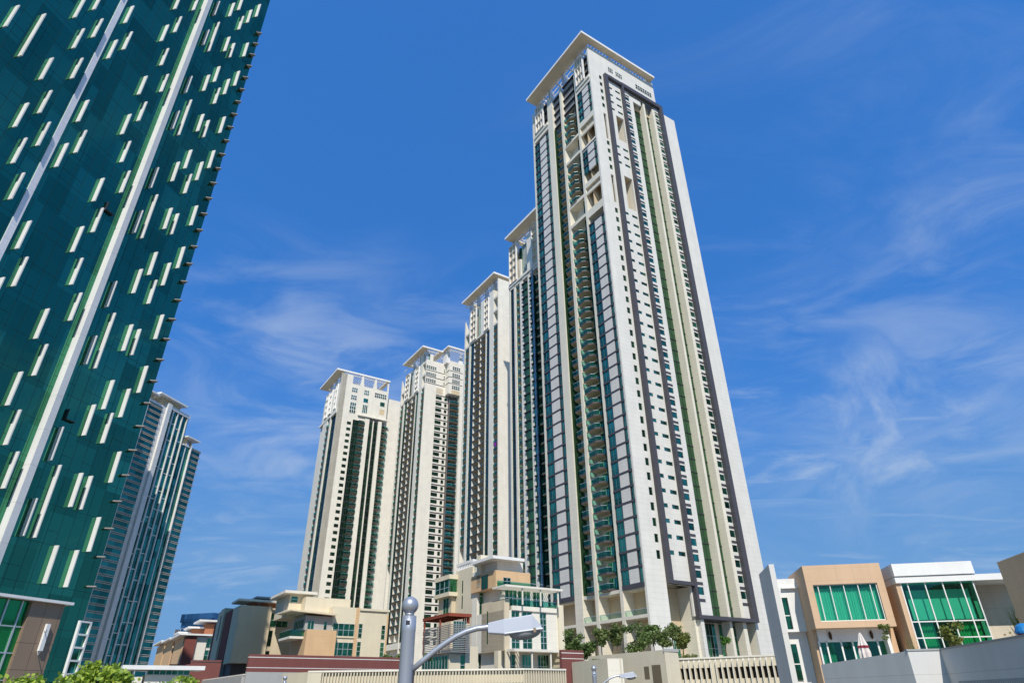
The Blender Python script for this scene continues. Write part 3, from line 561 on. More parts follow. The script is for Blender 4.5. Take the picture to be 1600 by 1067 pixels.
def tower_four():
    t = thing('high_rise_tower', 'cream tower with stepped open pergola roof and dark banded windows, between two white towers', 'tower', (-44.345, 286.59), DIST, 'white towers in a row')
    ph = PH + 2.1; B = GZ
    l_face_grid(t, 24, 139.2, 155, 16, ph)
    wz = [(z - 1.65, z + 0.15) for z in rows(22, 137, ph)]
    w = MB()
    w.R(0.4, 6.4, B, 155, -0.5, 0, 0)
    for k0, k1 in ((6.4, 9.8), (11.3, 12.7)): win_strip(w, 'R', k0, k1, wz, B, 137.5, 0)
    w.R(9.8, 11.3, B, 137.5, -0.5, 0, 0); w.R(12.7, 13.4, B, 137.5, -0.5, 0, 0); w.R(6.4, 13.4, 137.5, 155, -0.5, 0, 0)
    w.box(4.0, 30, 0.6, 30, B, 154, 0); w.R(11.5, 30, 137.5, 156, 0, 3.5, 0); w.R(0.4, 11.5, 155, 155.4, -0.4, -0.02, 0)
    w.R(18.3, 20.4, B, 137.5, 0, 3.5, 0); win_strip(w, 'R', 20.4, 22.8, [(a + .0, b) for a, b in wz], B, 137.5, 0, 3.2); w.R(22.8, 30, B, 137.5, 0, 3.5, 0); w.R(20.4, 22.8, B, 137.5, 0, 2.85, 0)
    w.build('side_wall', CREAMT, t)
    rep(t, 'dark_band', MB().R(6.4, 13.6, 0.45, 0.95, -0.2, 0.06), MULL, [(0, 0, z) for z in rows(22, 139, ph)])
    rep(t, 'end_dark_band', MB().R(20.35, 22.85, 0.45, 0.8, 3.3, 3.56), MULL, [(0, 0, z) for z in rows(22, 139, ph)])
    bz = MB(); bz.R(-0.05, 11.38, -.12, .12, 0, 0.12); bz.box(11.38, 11.5, -3.6, 0, .88, 1.12); bz.R(11.5, 19.5, .88, 1.12, 3.5, 3.6)
    rep(t, 'crown_band', bz, MULL, [(0, 0, z) for z in (142.3, 145.9, 149.5)])
    rep(t, 'wide_window', window_mb('R', 3.4, 1.8, -0.2, 2, 0, .1), [GLASSK, MULL], [(6.4, 0, a) for a, _ in wz])
    rep(t, 'small_window', window_mb('R', 1.4, 1.8, -0.2, 0, 0, .1), [GLASSK, MULL], [(11.3, 0, a) for a, _ in wz])
    rep(t, 'end_window', window_mb('R', 2.4, 1.8, 3.0, 2, 0, .1), [GLASSK, MULL], [(20.4, 0, a) for a, _ in wz])
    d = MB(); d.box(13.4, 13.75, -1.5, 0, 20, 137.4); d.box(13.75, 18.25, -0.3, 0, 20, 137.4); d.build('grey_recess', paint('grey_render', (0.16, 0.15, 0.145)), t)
    cs, cr = balcony_parts('R', 13.8, 18.2, 0.0, 0.4, 0.4, 3.0)
    dr = MB(); dr.R(14.5, 17.5, .2, 2.4, 0.3, 0.36)
    rep(t, 'balcony', cs, [MULL, SOFFIT], [(0, 0, z + .3) for z in rows(22, 136, ph)], sub=[('glass_railing', cr, [RAILG, METAL]), ('balcony_door', dr, GLASSR)])
    for z in (142.9, 146.4, 150.3):
        for k, wd, nv, dd in ((0.1, 5.8, 4, 0.02), (10.2, .9, 0, 0.02)):
            g = window_mb('R', wd, 1.9, dd, nv, 1, .22); o = g.build('crown_window', [GLASSK, WHITEP], t, dz=0); o.location = (k, 0, z - GZ)
        g = window_mb('R', 4.6, 2.1, 3.52, 3, 1, .22); o = g.build('crown_window', [GLASSK, WHITEP], t, dz=0); o.location = (13.4, 0, z + .9 - GZ)
    g = window_mb('R', 4.6, 2.1, 3.52, 3, 1, .22); o = g.build('crown_window', [GLASSK, WHITEP], t, dz=0); o.location = (13.4, 0, 140.3 - GZ)
    MB().R(13.4, 18, 137.6, 139.8, 3.5, 3.56).build('beige_panel', SOFFIT, t); MB().R(6.4, 10.2, 137.6, 140.6, 0, 0.05).build('beige_panel', paint('tan_panel', (.6, .52, .4)), t)
    pergola_roof(t, -3.0, 8.7, -1.0, 24.0, 161.4, 0.7, 3.4, 0.7, 1.1)
    pergola_roof(t, 9.0, 30, -6.4, 20, 162.4, 0.7, 1.6, 0.8, 1.1, name='upper_roof')
    roof_posts(t, (1.5, 9, 17), 155, 161.4)
    p = MB(); p.box(10, 12, -3, 1, 155, 162.4, 1); p.add([(17, -3, 156), (20, -3, 156), (18.7, -3, 162.4), (18.3, -3, 162.4), (17, -2, 156), (20, -2, 156), (18.7, -2, 162.4), (18.3, -2, 162.4)], [(0, 1, 2, 3), (5, 4, 7, 6), (1, 5, 6, 2), (4, 0, 3, 7)], 1)
    p.build('roof_post', [METAL, WHITEP], t)
tower_four()

def tower_five():
    t = thing('high_rise_tower', 'cream tower farthest left of the white row, dark green vertical glass stripes', 'tower', (-91.565, 301.4), DIST, 'white towers in a row')
    B = GZ; ph = PH
    wz = [(z + 0.0, z + 1.65) for z in rows(30, 129.6, ph)]
    w = MB()
    w.R(0, 5.9, B, 155.8, -0.5, 0); win_strip(w, 'R', 5.9, 8.1, wz, B, 133.4, 0); w.R(8.1, 8.9, B, 133.4, -0.5, 0)
    w.R(15.4, 17.8, B, 133.0, -2.2, 0.3); w.R(19.95, 20.5, B, 132, -0.9, 0); w.R(22.85, 24.8, B, 132.4, -2.2, 0.3)
    w.R(8.9, 15.4, 131.0, 133.4, -2.0, 0); w.R(8.9, 12.0, 130.6, 131, -2.0, 0)
    op = (150.8, 155.2)
    w.R(5.9, 27.1, 133.4, 150.7, -0.5, 0); w.R(5.9, 6.3, 150.7, 155.8, -0.5, 0); w.R(26.2, 27.1, 150.7, 155.8, -0.5, 0)
    for x in (11.8, 19.2): w.add([(x - 1.2, 0, 150.7), (x + 1.0, 0, 150.7), (x + .35, 0, 156.8), (x - .35, 0, 156.8), (x - 1.2, .8, 150.7), (x + 1.0, .8, 150.7), (x + .35, .8, 156.8), (x - .35, .8, 156.8)], [(0, 1, 2, 3), (5, 4, 7, 6), (1, 5, 6, 2), (4, 0, 3, 7)])
    w.box(3.2, 27.1, 2.2, 29, B, 150.6); w.R(24.8, 28.4, B, 133, -2.3, -2.2); w.R(27.0, 38, B, 147.9, -3.4, -2.4); w.R(11.0, 28.0, 133.2, 133.9, 0, 1.0)
    # left face
    w.L(9.4, 11.2, B, 150, -3, 0); w.L(15.4, 23, B, 148, -3, 0); w.L(26, 29.6, B, 150.6, -3, -1); w.L(0.0, 0.95, B, 155.8, -3.0, 0)
    w.L(.95, 9.4, 133, 136, -3, 0.3); w.box(0.2, 3, 0.95, 9.4, 136, 150.6); w.box(3, 5, 11, 29, B, 148); w.L(11.2, 29.5, 133.8, 135, -3, 0.2)
    w.build('wall', CREAMT, t)
    rep(t, 'small_window', window_mb('R', 2.2, 1.65, -0.2, 2, 0, .09), [GLASSK, MULL], [(5.9, 0, a) for a, _ in wz])
    gs = MB()
    for a, c in ((8.9, 12.0), (17.8, 19.95), (20.5, 22.85)):
        gs.R(a, c, B, 131.5 if a > 10 else 130.6, -0.7, -0.5, 0)
        for z in rows(20, 131, ph): gs.R(a, c, z - .2, z + .1, -0.5, -0.44, 1)
        for i in range(1, 3): k = a + (c - a) * i / 3; gs.R(k - .05, k + .05, B, 130.6, -0.5, -0.42, 1)
    gs.build('green_glass_strip', [GLASSK, MULL], t)
    gl = MB(); gl.L(.95, 9.4, 20, 133, -0.8, -0.6, 0)
    for z in rows(20, 133, ph): gl.L(.95, 9.4, z - .2, z, -0.6, -0.54, 1)
    gl.L(23, 26, 20, 135, -2, -1.2, 0); gl.build('glass_strip', [GLASSD, MULL], t)
    cs, cr = balcony_parts('R', 12.1, 15.3, 1.9, 0.4, 0.0, 0.7)
    dr = MB(); dr.R(12.5, 15, .2, 2.4, -1.95, -1.9)
    bw = MB(); bw.R(12.0, 15.4, B, 131, -2.19, -1.96); bw.build('balcony_back_wall', CREAM, t)
    rep(t, 'balcony', cs, [MULL, SOFFIT], [(0, 0, z + 1.5) for z in rows(20, 128, ph)], sub=[('glass_railing', cr, [RAILG, METAL]), ('balcony_door', dr, GLASSR)])
    cs, cr = balcony_parts('R', 24.9, 28.2, 2.1, 0.0, 0.5, 0.7)
    dr = MB(); dr.R(25.4, 27.8, .2, 2.4, -2.19, -2.1)
    rep(t, 'end_balcony', cs, [MULL, SOFFIT], [(0, 0, z + 1.5) for z in rows(20, 128, ph)], sub=[('glass_railing', cr, [RAILG, METAL]), ('balcony_door', dr, GLASSR)])
    cs, cr = balcony_parts('L', 11.3, 15.3, 2.9, 0.4, 0.4, 0.3)
    rep(t, 'side_balcony', cs, [MULL, SOFFIT], [(0, 0, z + 1.5) for z in rows(40, 128, ph)], sub=[('glass_railing', cr, [RAILG, METAL])])
    for k, z, wd, ht, nv, nh in ((6.3, 146, 3.2, 2.7, 2, 1), (6.3, 141.6, 3.2, 2.7, 2, 1), (6.3, 133.9, 3.3, 6.2, 2, 2), (13.2, 145.8, 2.8, 3.0, 2, 1), (13.2, 135.3, 2.8, 4.9, 2, 0), (19.3, 145.8, 6.8, 2.9, 5, 1), (13.2, 141.4, 2.8, 2.6, 0, 0), (22.7, 141.3, 2.9, 2.7, 0, 0), (22.7, 136.4, 3.2, 3.4, 0, 0)):
        g = window_mb('R', wd, ht, 0.03, nv, nh, .26); o = g.build('crown_window', [GLASSR if (k, z) != (22.7, 136.4) else SOFFIT, WHITEP], t, dz=0); o.location = (k, 0, z - GZ)
    for y0, y1 in ((11.4, 14.8), (17.5, 21.5), (3.2, 6.2)):
        lb = MB(); louvre_box(lb, 'L', y0, y1, 136, 150.4, 0.7, 4, 1); lb.build('louvre_box', [WHITEP, SOFFIT], t)
    pergola_roof(t, -2.9, 27.4, 0.0, 29.6, 156.9, 0.8, 4.4, 0.7, 1.1)
    p = MB()
    for y in (4, 12, 20): p.box(0.6, 2, y, y + .8, 148, 156.9, 0)
    for x in range(7, 26): p.box(x, x + .25, 3.0, 16, 153.2, 153.5, 1)
    p.build('roof_post', [METAL, WHITEP], t)
tower_five()

# ================================================================== green glass office tower on the left
GT = 15.0      # azimuth along which its face runs away from the camera
GLASST = glass('sea_green_glass', (0.075, 0.33, 0.19), (0.0, 0.022, 0.024), mixr=0.88, rough=0.015, cell=(2.9, 2.9, 4.07), var=(0.62, 1.3), wav=0.06)
FINW = paint('white_fin', (0.80, 0.79, 0.77), rough=0.5)
JOINT = paint('glazing_joint', (0.006, 0.035, 0.04), rough=0.5)
def glass_tower():
    t = thing('office_tower', 'sea-green glass office tower covered with short white vertical fins', 'tower', (-49.335, 77.653), -GT)
    B = GZ; HT = 128.6
    b = MB(); b.box(-45, 0, -72, 0, B, HT, 0); b.build('glass_wall', GLASST, t)
    j = MB()
    for i in range(-3, 34):
        z = 17.1 + 4.07 * i
        if z > B: j.box(0, 0.012, -72, 0, z - 0.105, z - 0.075)
    rnd = random.Random(3)
    y = -0.9
    ys = []
    while y > -72: ys.append(y); y -= 1.42
    for y in ys: j.box(0, 0.014, y - 0.016, y + 0.016, B, HT - 0.1)
    for i in range(-3, 34):
        z = 17.1 + 4.07 * i
        for y in ys:
            if rnd.random() < 0.32 and z + 1.3 < HT: j.box(0, 0.013, y - 1.4, y - 0.03, z + 1.3, z + 1.335)
    j.build('glazing_joints', JOINT, t)
    P5 = 20.35; H = 4.07
    cols = [(-2.3, (17.1, 25.3), H), (-3.8, (13.0,), H), (-5.1, (21.3, 29.4), H), (-6.45, (13.0, 21.25), H), (-7.8, (29.4,), H), (-9.4, (17.2,), 2 * H), (-10.75, (17.1, 25.35), H),
            (-14.5, (21.1,), H), (-16.0, (25.3, 33.4), H), (-17.4, (17.0, 29.2), H), (-21.8, (21.2,), H), (-23.1, (25.4, 17.5), H), (-25.9, (30.2, 18.2), H), (-27.3, (22.2, 14.0), H),
            (-28.8, (18.2, 26.4), H), (-31.7, (26.9,), 2 * H), (-34.3, (28.7,), H), (-37.0, (24.6, 16.4), H), (-39.7, (20.5,), H), (-41.2, (12.4, 28.7), H)]
    f1 = MB(); f1.box(0.02, 0.62, -0.13, 0.0, 0.04, H - 0.06)
    f2 = MB(); f2.box(0.02, 0.62, -0.13, 0.0, 0.04, 2 * H - 0.06)
    L1 = []; L2 = []
    for k, zs, h in cols:
        for z in zs:
            n = -1
            while z + n * P5 < HT - h:
                zz = z + n * P5
                if zz > 12.5: (L1 if h == H else L2).append((0, k, zz))
                n += 1
    L1.sort(key=lambda p: (not (p[2] < 125 and p[1] > -34), -p[1] * 1.0 + abs(p[2] - 40) * 0.02 if p[1] > -30 else 50))
    rep(t, 'fin', f1, FINW, L1); rep(t, 'tall_fin', f2, FINW, L2)
    bf = MB(); bf.box(0, 0.95, -13.2, -12.4, B, HT)
    bf.build('full_height_fin', paint('white_fin_panels', (0.80, 0.79, 0.77), rough=0.5, joint=(4.07, 0, 0.05)), t)
    MB().box(0.0, 0.1, -24.75, -24.0, B, HT).build('flush_white_strip', paint('pale_strip', (0.86, 0.85, 0.88), rough=0.5, joint=(2.03, 0, 0.05)), t)
    pl = MB(); pl.add([(0, -0.95, 0), (0.1, -1.0, 0), (0.95, -0.55, 0), (0.95, -0.42, 0), (0, -0.1, 0), (0, -0.95, .14), (0.1, -1.0, .14), (0.95, -0.55, .14), (0.95, -0.42, .14), (0, -0.1, .14)],
              [(0, 1, 2, 3, 4)[::-1], (5, 6, 7, 8, 9), (0, 1, 6, 5)[::1], (1, 2, 7, 6), (2, 3, 8, 7), (3, 4, 9, 8), (4, 0, 5, 9)])
    rep(t, 'shelf', pl, paint('shelf_grey', (0.30, 0.29, 0.28)), [(0, 0, z) for z in rows(11, 118, 20.1, 3.31)])
    # a few opened vent windows
    for y, z in ((-28.0, 40.4), (-9.4, 30.4), (-33, 60), (-14.3, 58)):
        v = MB(); v.box(0.02, 0.42, y - 1.3, y, z, z + 0.06); v.box(0.02, 0.36, y - 1.3, y - 1.24, z + .06, z + 1.3); v.build('open_vent', MULL, t)
glass_tower()

# ================================================================== banded glass tower farther off
def banded_tower():
    t = thing('high_rise_tower', 'teal glass tower with horizontal louvres and a broad white pier behind the finned tower', 'tower', (-177.263, 336.122), -GT)
    B = GZ
    m = MB(); m.box(-40, 0, -42.5, -32.2, B, 138.2, 0); m.box(-40, -0.5, -27, -12.4, B, 139.4, 0); m.box(-40, 0, -12.4, 1.4, B, 124.4, 0)
    m.build('glass_wall', glass('teal_band_glass', (0.06, 0.27, 0.21), (0.0, 0.03, 0.035), mixr=0.85, cell=(4, 4, 3.1)), t)
    w = MB(); w.box(-40, 0.0, -32.2, -30.3, B, 139.2); w.box(-40, 1.2, -29.9, -27.2, B, 141.6); w.box(-40, -0.2, -30.3, -29.9, B, 139.0)
    w.box(-40, 0.3, -27, -12.3, 139.5, 141.2); w.box(-40, 0.4, -12.4, 1.5, 124.4, 125.2); w.box(-40, .2, -42.6, -32.2, 138.2, 139.4)
    w.build('pier', FINW, t)
    for k in (-24.6, -21.2, -17.6, -14.0, -10.2): MB().box(-0.5 if k < -12.4 else 0, 0.15, k, k + 0.55, B, 139.4 if k < -12 else 126).build('mullion_fin', FINW, t)
    rnd = random.Random(5); h = MB()
    for k0, k1 in ((-26.8, -24.6), (-23.85, -21.2), (-20.45, -17.6), (-16.85, -14.0)):
        z = 10 + rnd.random() * 8
        while z < 137: h.box(-0.5, -0.3, k0, k1, z, z + .35); z += rnd.choice((6.2, 9.3, 12.4, 15.5))
    tag(h.build('transoms', FINW, t), kind='stuff')
    zl = rows(9, 137, 6, 3.1); zr = rows(9, 124, 6, 3.1)
    lb = MB(); lb.box(0.0, 0.35, 0, 10.2, 0, 0.3); lb.box(0, 0.45, 0, 10.2, .72, 1.0)
    TANM = paint('tan_louvre', (0.62, 0.54, 0.46), rough=.5)
    rep(t, 'louvre_band', lb, TANM, [(0, -42.4, z) for z in zl])
    lc = MB(); lc.box(0.0, 0.35, 0, 8.4, 0, 0.3); lc.box(0, 0.45, 0, 8.4, .72, 1.0)
    rep(t, 'corner_louvre_band', lc, TANM, [(0, -6.5, z) for z in zr])
    v = MB(); v.box(0, 1.0, -42.7, -42.2, B, 138.8); v.build('vertical_rail', FINW, t); MB().box(0, 1.2, -6.9, -6.5, B, 126).build('vertical_rail', FINW, t)
    r = MB(); r.box(-24, 1.5, -37, -17, 144.2, 145.0); r.box(-20, -1.5, -33, -19, 141, 144.2, 1); r.box(-22, 1.5, -45, -37.5, 142.4, 143.2); r.box(-18, -1, -44, -39, 138, 142.4, 1)
    r.box(-22, 2.0, -12, -2.2, 129, 129.7); r.box(-18, -1, -11.6, -8.5, 125, 129, 1); r.box(-3, -2, -5, -4, 125, 129, 1)
    r.build('roof', [WHITEP, SOFFIT], t)
banded_tower()

def hidden_tower():
    t = thing('high_rise_tower', 'glass tower hidden behind the finned office tower, known by its shadow', 'tower', (-177.263, 336.122), -GT)
    b = MB(); b.box(-30, 17.3, -98, -60, GZ, 137.0); b.build('glass_wall', GLASSD, t); MB().box(-28, 15, -96, -62, 137.0, 138.0).build('roof', WHITEP, t)
hidden_tower()

def blue_block():
    a = R(-26.2); d = 520; c = (math.sin(a) * d, math.cos(a) * d)
    t = thing('office_block', 'distant blue glass office block behind the low terraced flats', 'building', c, -16)
    blue = glass('blue_glass', (0.16, 0.28, 0.42), (0.02, 0.06, 0.12), cell=(5, 5, 4))
    m = MB(); m.box(1.5, 26, 0, 30, GZ, 54); m.box(-4, 1.5, 3, 30, GZ, 46); m.box(0.5, 27, -.6, 30, 50, 55.2); m.build('glass_wall', blue, t)
    f = MB()
    for i in range(4): f.box(-2 + i * 4.5, -1.6 + i * 4.5, -1.0, -.6 if i > 0 else 3, GZ, 46)
    for z in range(6, 52, 4): f.box(1.5, 26, -0.05, 0, z, z + .3)
    f.build('mullions', METAL, t)
blue_block()

# ================================================================== low buildings
BEIGE = paint('beige_render', (0.68, 0.58, 0.42), joint=(1.4, 0, 0.03), jcol=0.9)
CREAMR = paint('cream_render', (0.74, 0.66, 0.50), joint=(1.5, 0, 0.03), jcol=0.9)
PEACH = paint('peach_render', (0.70, 0.47, 0.27), joint=(1.2, 0, 0.03), jcol=0.85)
BRICKR = paint('red_brown_render', (0.21, 0.065, 0.052), joint=(1.5, 0, 0.02))
BRICKT = paint('brick_tile', (0.42, 0.17, 0.09), joint=(0.5, 0.8, 0.06), jcol=0.75)
LGREY = paint('grey_render', (0.42, 0.42, 0.41))
WGLASS = glass('green_window_glass', (0.08, 0.30, 0.15), (0.006, 0.075, 0.045), mixr=0.7, cell=(0.9, 0.9, 1.2), var=(0.4, 1.3))
def put(t, name, face, k, z, wd, ht, dep, nv, nh, mats=None, mt=0.09, off=(0, 0)):
    g = window_mb(face, wd, ht, dep, nv, nh, mt); o = g.build(name, mats or [WGLASS, METAL], t, dz=0)
    o.location = (off[0] + (0 if face == 'L' else k), off[1] + (k if face == 'L' else 0), z - GZ); return o

def mid_block():
    t = thing('apartment_building', 'cream low-rise apartments with green windows and slatted canopies, below the tallest tower', 'building', (-1.807, 111.985), DIST)
    B = GZ
    w = MB()
    # front wing: beige side wall and pale front
    w.box(0, 11.7, 0.3, 9, 8.6, 14.6, 1); w.box(0, 1.0, 0, 7.4, 8.55, 16.3, 0); w.box(1.0, 1.4, 0, .3, 8.6, 14.6, 1); w.R(3.0, 3.6, 8.6, 14.6, -.3, .0, 1); w.R(5.5, 7.2, 8.6, 14.6, -.3, 0, 1); w.R(8.5, 10.8, 8.6, 14.6, -.3, 0, 1)
    w.R(1.4, 10.6, 14.6, 15.3, -.3, .25, 1); w.box(10.8, 12.0, -0.3, 8, B, 15.9, 2)
    w.box(0.9, 12, 2.5, 9, B, 8.6, 1)
    # set-back upper storey and penthouse
    w.box(1.4, 10.6, 2.2, 9.5, 15.3, 18.4, 1); w.box(-0.2, 7.0, 2.4, 11, 18.4, 21.2, 3); w.box(0.6, 6.0, 3.2, 11, 21.2, 23.0, 1)
    # rear wing left
    w.box(0.2, 4.0, 11.2, 17.6, B, 23.2, 2); w.box(0.2, 9, 9.5, 11.2, B, 22, 1); w.box(-0.2, 1.4, 7.6, 9.0, 19, 24.6, 2)
    w.build('wall', [BEIGE, CREAMT, CREAMR, PEACH], t)
    for y, z0, z1, o in ((5.4, 9.8, 14.9, 0), (14.9, 18.9, 21.2, -.2), (14.9, 16.3, 18.6, -.2)): MB().L(y - .18, y + .18, z0, z1, -0.02 + o, 0.012 + o).build('slit_window', GLASSK, t)
    for k, wd in ((1.4, 1.6), (3.6, 1.9), (7.2, 1.3)): put(t, 'window', 'R', k, 8.9, wd, 5.6, -.15, 1, 5)
    for k, wd in ((1.5, 2.4), (4.1, 2.6), (7.3, 2.2)): put(t, 'terrace_window', 'R', k, 15.4, wd, 2.9, .03, 2, 1, off=(0, 2.2))
    for z, h in ((17.9, 3.0), (14.9, 2.9), (8.9, 5.6), (5, 3.4)): put(t, 'stair_window', 'R', 0.7, z, 3.0, h, .03, 3, 1 if h < 4 else 0, off=(0, 9.5))
    put(t, 'terrace_door', 'R', 1.3, 18.4, 1.5, 1.7, .04, 1, 0, [GLASSK, METAL], off=(0, 2.4)); put(t, 'side_window', 'L', 5.0, 18.6, 2.2, 2.2, 0.03, 1, 0, [GLASSK, MULL], off=(-.2, 0))
    for k, wd in ((1.4, 3.0), (5.0, 2.3), (8.2, 2.2)): put(t, 'ground_window', 'R', k, 4.8, wd, 3.4, .02, 3, 1, off=(0, 2.5))
    # bay window box high on the left wing
    by = MB(); by.box(-1.6, 0.2, 16.9, 23.2, 18.7, 19.4, 0); by.box(-1.6, .2, 16.9, 23.2, 21.7, 22.5, 0); by.box(-.6, 3, 17.6, 23.0, B, 18.7, 1); by.box(0.0, 3, 17.6, 23.0, 19.4, 21.7, 1); o = by.build('bay', [CREAMR, BEIGE], t)
    q = MB(); q.L(17.2, 22.9, 19.4, 21.7, 1.35, 1.4, 0); q.R(-1.4, .1, 19.4, 21.7, -17.1, -17.05, 0)
    for y in (17.2, 19.1, 21, 22.85): q.L(y, y + .12, 19.4, 21.7, 1.4, 1.46, 1)
    q.L(17.2, 22.9, 20.2, 20.3, 1.4, 1.45, 1); q.build('bay_glass', [WGLASS, METAL], t)
    put(t, 'lower_door', 'L', 18.6, 15.6, 2.2, 3, .63, 1, 0)
    # canopies of thin slats
    for x0, x1, y0, y1, z, nm in ((-0.9, 10.9, -1.8, 2.4, 17.95, 'slatted_canopy'), (0.2, 11.4, -2.6, 0.0, 8.35, 'slatted_canopy')):
        c = MB(); c.box(x0, x1, y0, y0 + .18, z, z + .32); c.box(x0, x0 + .18, y0 + .18, y1, z, z + .32); c.box(x1 - .18, x1, y0 + .18, y1, z, z + .32)
        x = x0 + .5
        while x < x1 - .3: c.box(x, x + .1, y0 + .18, y1, z + .06, z + .26); x += .42
        for x in (x0 + 3.5, x0 + 7.2, x1 - .9): c.box(x, x + .22, y0 + .3, y0 + .5, z - (2.6 if z > 10 else 12), z)
        c.build(nm, CREAMT, t)
    MB().box(-1.4, 5.2, 1.4, 9, 22.9, 23.4).build('roof', WHITEP, t)
    r = MB(); r.L(0, 10.6, 15.3, 16.2, .18, .2, 0) if False else r.R(1.4, 10.6, 15.35, 16.25, 0.18, 0.21, 0); r.R(1.4, 10.6, 16.25, 16.3, .16, .23, 1); r.build('terrace_railing', [RAILG, METAL], t)
    r = MB(); r.R(-.1, 7.2, 18.45, 19.4, -2.1, -2.06, 0); r.R(-.1, 9.5, 19.4, 19.46, -2.12, -2.04, 1); r.build('terrace_railing', [RAILG, METAL], t)
    r = MB(); r.box(.2, .5, 11.5, 17.6, 24.0, 24.5, 0); r.R(.2, 4, 24.0, 24.5, -11.5, -11.2, 0)
    y = 11.4
    while y < 17.5: r.box(.25, .45, y, y + .22, 23.2, 24.0, 0); y += .62
    r.build('roof_pergola', WHITEP, t); put(t, 'roof_glass', 'R', .6, 22.0, 3.2, 1.9, .03, 3, 0, off=(0, 11.2))
    c = MB(); c.box(0, .9, -.25, 0, B, 8.5); c.box(2.0, 2.6, -.3, .0, B, 8.5); c.box(-1.2, -.6, 0, 1.2, B, 8.5); c.build('column', CREAMR, t)
mid_block()

def pergola_house():
    t = thing('terrace_house', 'terrace house with rusty red roof pergola and grey louvre screen behind the lamp arm', 'building', (-9.71, 99.53), DIST)
    B = GZ
    w = MB(); w.box(0.35, 5, 0.2, 9, B, 7.4, 0); w.box(0.2, 4.0, 0.6, 8.4, 7.4, 7.7, 0); w.R(0.3, 2.1, B, 7.4, -.2, 0.0, 1); w.R(2.9, 3.5, B, 11.5, -.2, 0.0, 1); w.box(3.5, 5, 0, 9, B, 8.5, 1); w.build('wall', [CREAMR, CREAMR], t)
    put(t, 'glass_front', 'L', 0.4, 1.0, 8.4, 6.3, .03 - .35, 8, 2); put(t, 'side_glass', 'R', 2.1, 1, .8, 6.3, -.1, 0, 4); put(t, 'upper_glass', 'R', 1.0, 7.8, 2.2, 4.0, -.4, 4, 3)
    s = MB(); z = 7.6
    while z < 11.2: s.L(-.9, 7.9, z, z + .1, -.05, .12); s.R(-.12, 3.0, z, z + .1, .9, 1.07); z += .235
    for y in (0, 3.6, 7.6): s.L(y, y + .1, 7.5, 11.2, -.08, -.05)
    s.R(1.4, 1.5, 7.5, 11.2, .87, .9); s.build('louvre_screen', paint('grey_aluminium', (.30, .29, .29), rough=.5), t)
    RED = paint('rust_red_timber', (0.30, 0.07, 0.04))
    r = MB(); r.box(0, 3.8, 0, 8.8, 12.75, 12.85)
    for y in (0.0, 2.9, 5.8, 8.6): r.box(0, 3.8, y, y + .16, 12.4, 12.75)
    r.box(0, .16, .16, 8.6, 12.45, 12.72); r.box(3.64, 3.8, .16, 8.6, 12.45, 12.72)
    for x, y in ((0.1, 3.0), (0.1, 8.3), (3.4, .2)): r.box(x, x + .2, y, y + .2, 7.7, 12.4)
    for y in (.5, 1.1, 1.7): r.box(3.3, 3.5, y, y + .1, 9, 12.4)
    r.build('pergola', RED, t)
pergola_house()

def cream_block():
    t = thing('apartment_building', 'cream and peach apartments with wide sloping canopy and corner balcony, left of the lamp', 'building', (-39.552, 129.076), DIST)
    B = GZ
    w = MB()
    w.box(0.0, 5.7, -1.2, 9, B, 13.5, 3); w.box(-0.2, 5.0, 0.0, 8, 13.5, 16.0, 1); w.box(5.0, 9.7, 0.2, 12, B, 17.9, 0); w.box(9.7, 10.3, -.05, 11, B, 17.9, 2); w.box(10.3, 16.2, 0, 11, B, 17.4, 0); w.box(16.2, 16.5, -.05, 11, B, 17.0, 2)
    w.box(10.3, 16.6, -.3, 11, 17.4, 17.8, 0); w.box(0.2, 9.3, 3.0, 12, 16.2, 19.7, 0); w.box(-2.2, 1.8, 6, 16, 16.4, 20.4, 0)
    w.R(5.0, 9.7, 12.4, 12.7, -.2, -.02, 0)
    w.build('wall', [CREAMR, LGREY, PEACH, PEACH], t)
    put(t, 'large_window', 'R', 5.3, 12.6, 4.3, 2.3, -.17, 3, 1, [WGLASS, METAL], .08); put(t, 'large_window', 'R', 5.7, 9.3, 4.0, 2.3, -.17, 3, 1, [WGLASS, METAL], .08)
    for k, z in ((10.4, 12.5), (10.4, 9.3), (15.2, 12.4), (15.2, 9.3)): put(t, 'narrow_window', 'R', k, z, .75, 2.5, .03, 0, 2)
    put(t, 'small_window', 'R', .3, 13.6, 1.2, 1.5, .03, 1, 0); put(t, 'small_window', 'R', 3.4, 13.6, .6, 1.5, .03, 0, 0); put(t, 'side_window', 'L', 1.0, 13.9, 6.0, 1.6, .23, 5, 0)
    put(t, 'top_window', 'R', -1.9, 18.9, 1.3, 1.1, .03, 0, 1, off=(0, 6))
    c = MB(); c.add([(-3.4, -1.4, 16.5), (5.3, -1.4, 16.1), (5.3, 9.5, 16.1), (-3.4, 9.5, 16.9), (-3.4, -1.4, 16.75), (5.3, -1.4, 16.5), (5.3, 9.5, 16.5), (-3.4, 9.5, 17.15)], [(3, 2, 1, 0), (4, 5, 6, 7), (0, 1, 5, 4), (1, 2, 6, 5), (2, 3, 7, 6), (3, 0, 4, 7)]); c.build('canopy', ROOFSOF, t)
    c = MB(); c.box(-3.6, 2.8, 4.6, 16, 20.4, 20.9); c.build('roof', CREAMT, t)
    bl = MB(); bl.box(-2.6, 0, .5, 8, 12.0, 12.4, 0); bl.build('balcony', CREAMT, t); r = MB(); r.L(.5, 8, 12.4, 13.5, 2.5, 2.54, 0); r.R(-2.5, 0, 12.4, 13.5, -.56, -.52, 0); r.L(.5, 8, 13.5, 13.56, 2.48, 2.56, 1); r.build('balcony_railing', [RAILG, METAL], t)
cream_block()

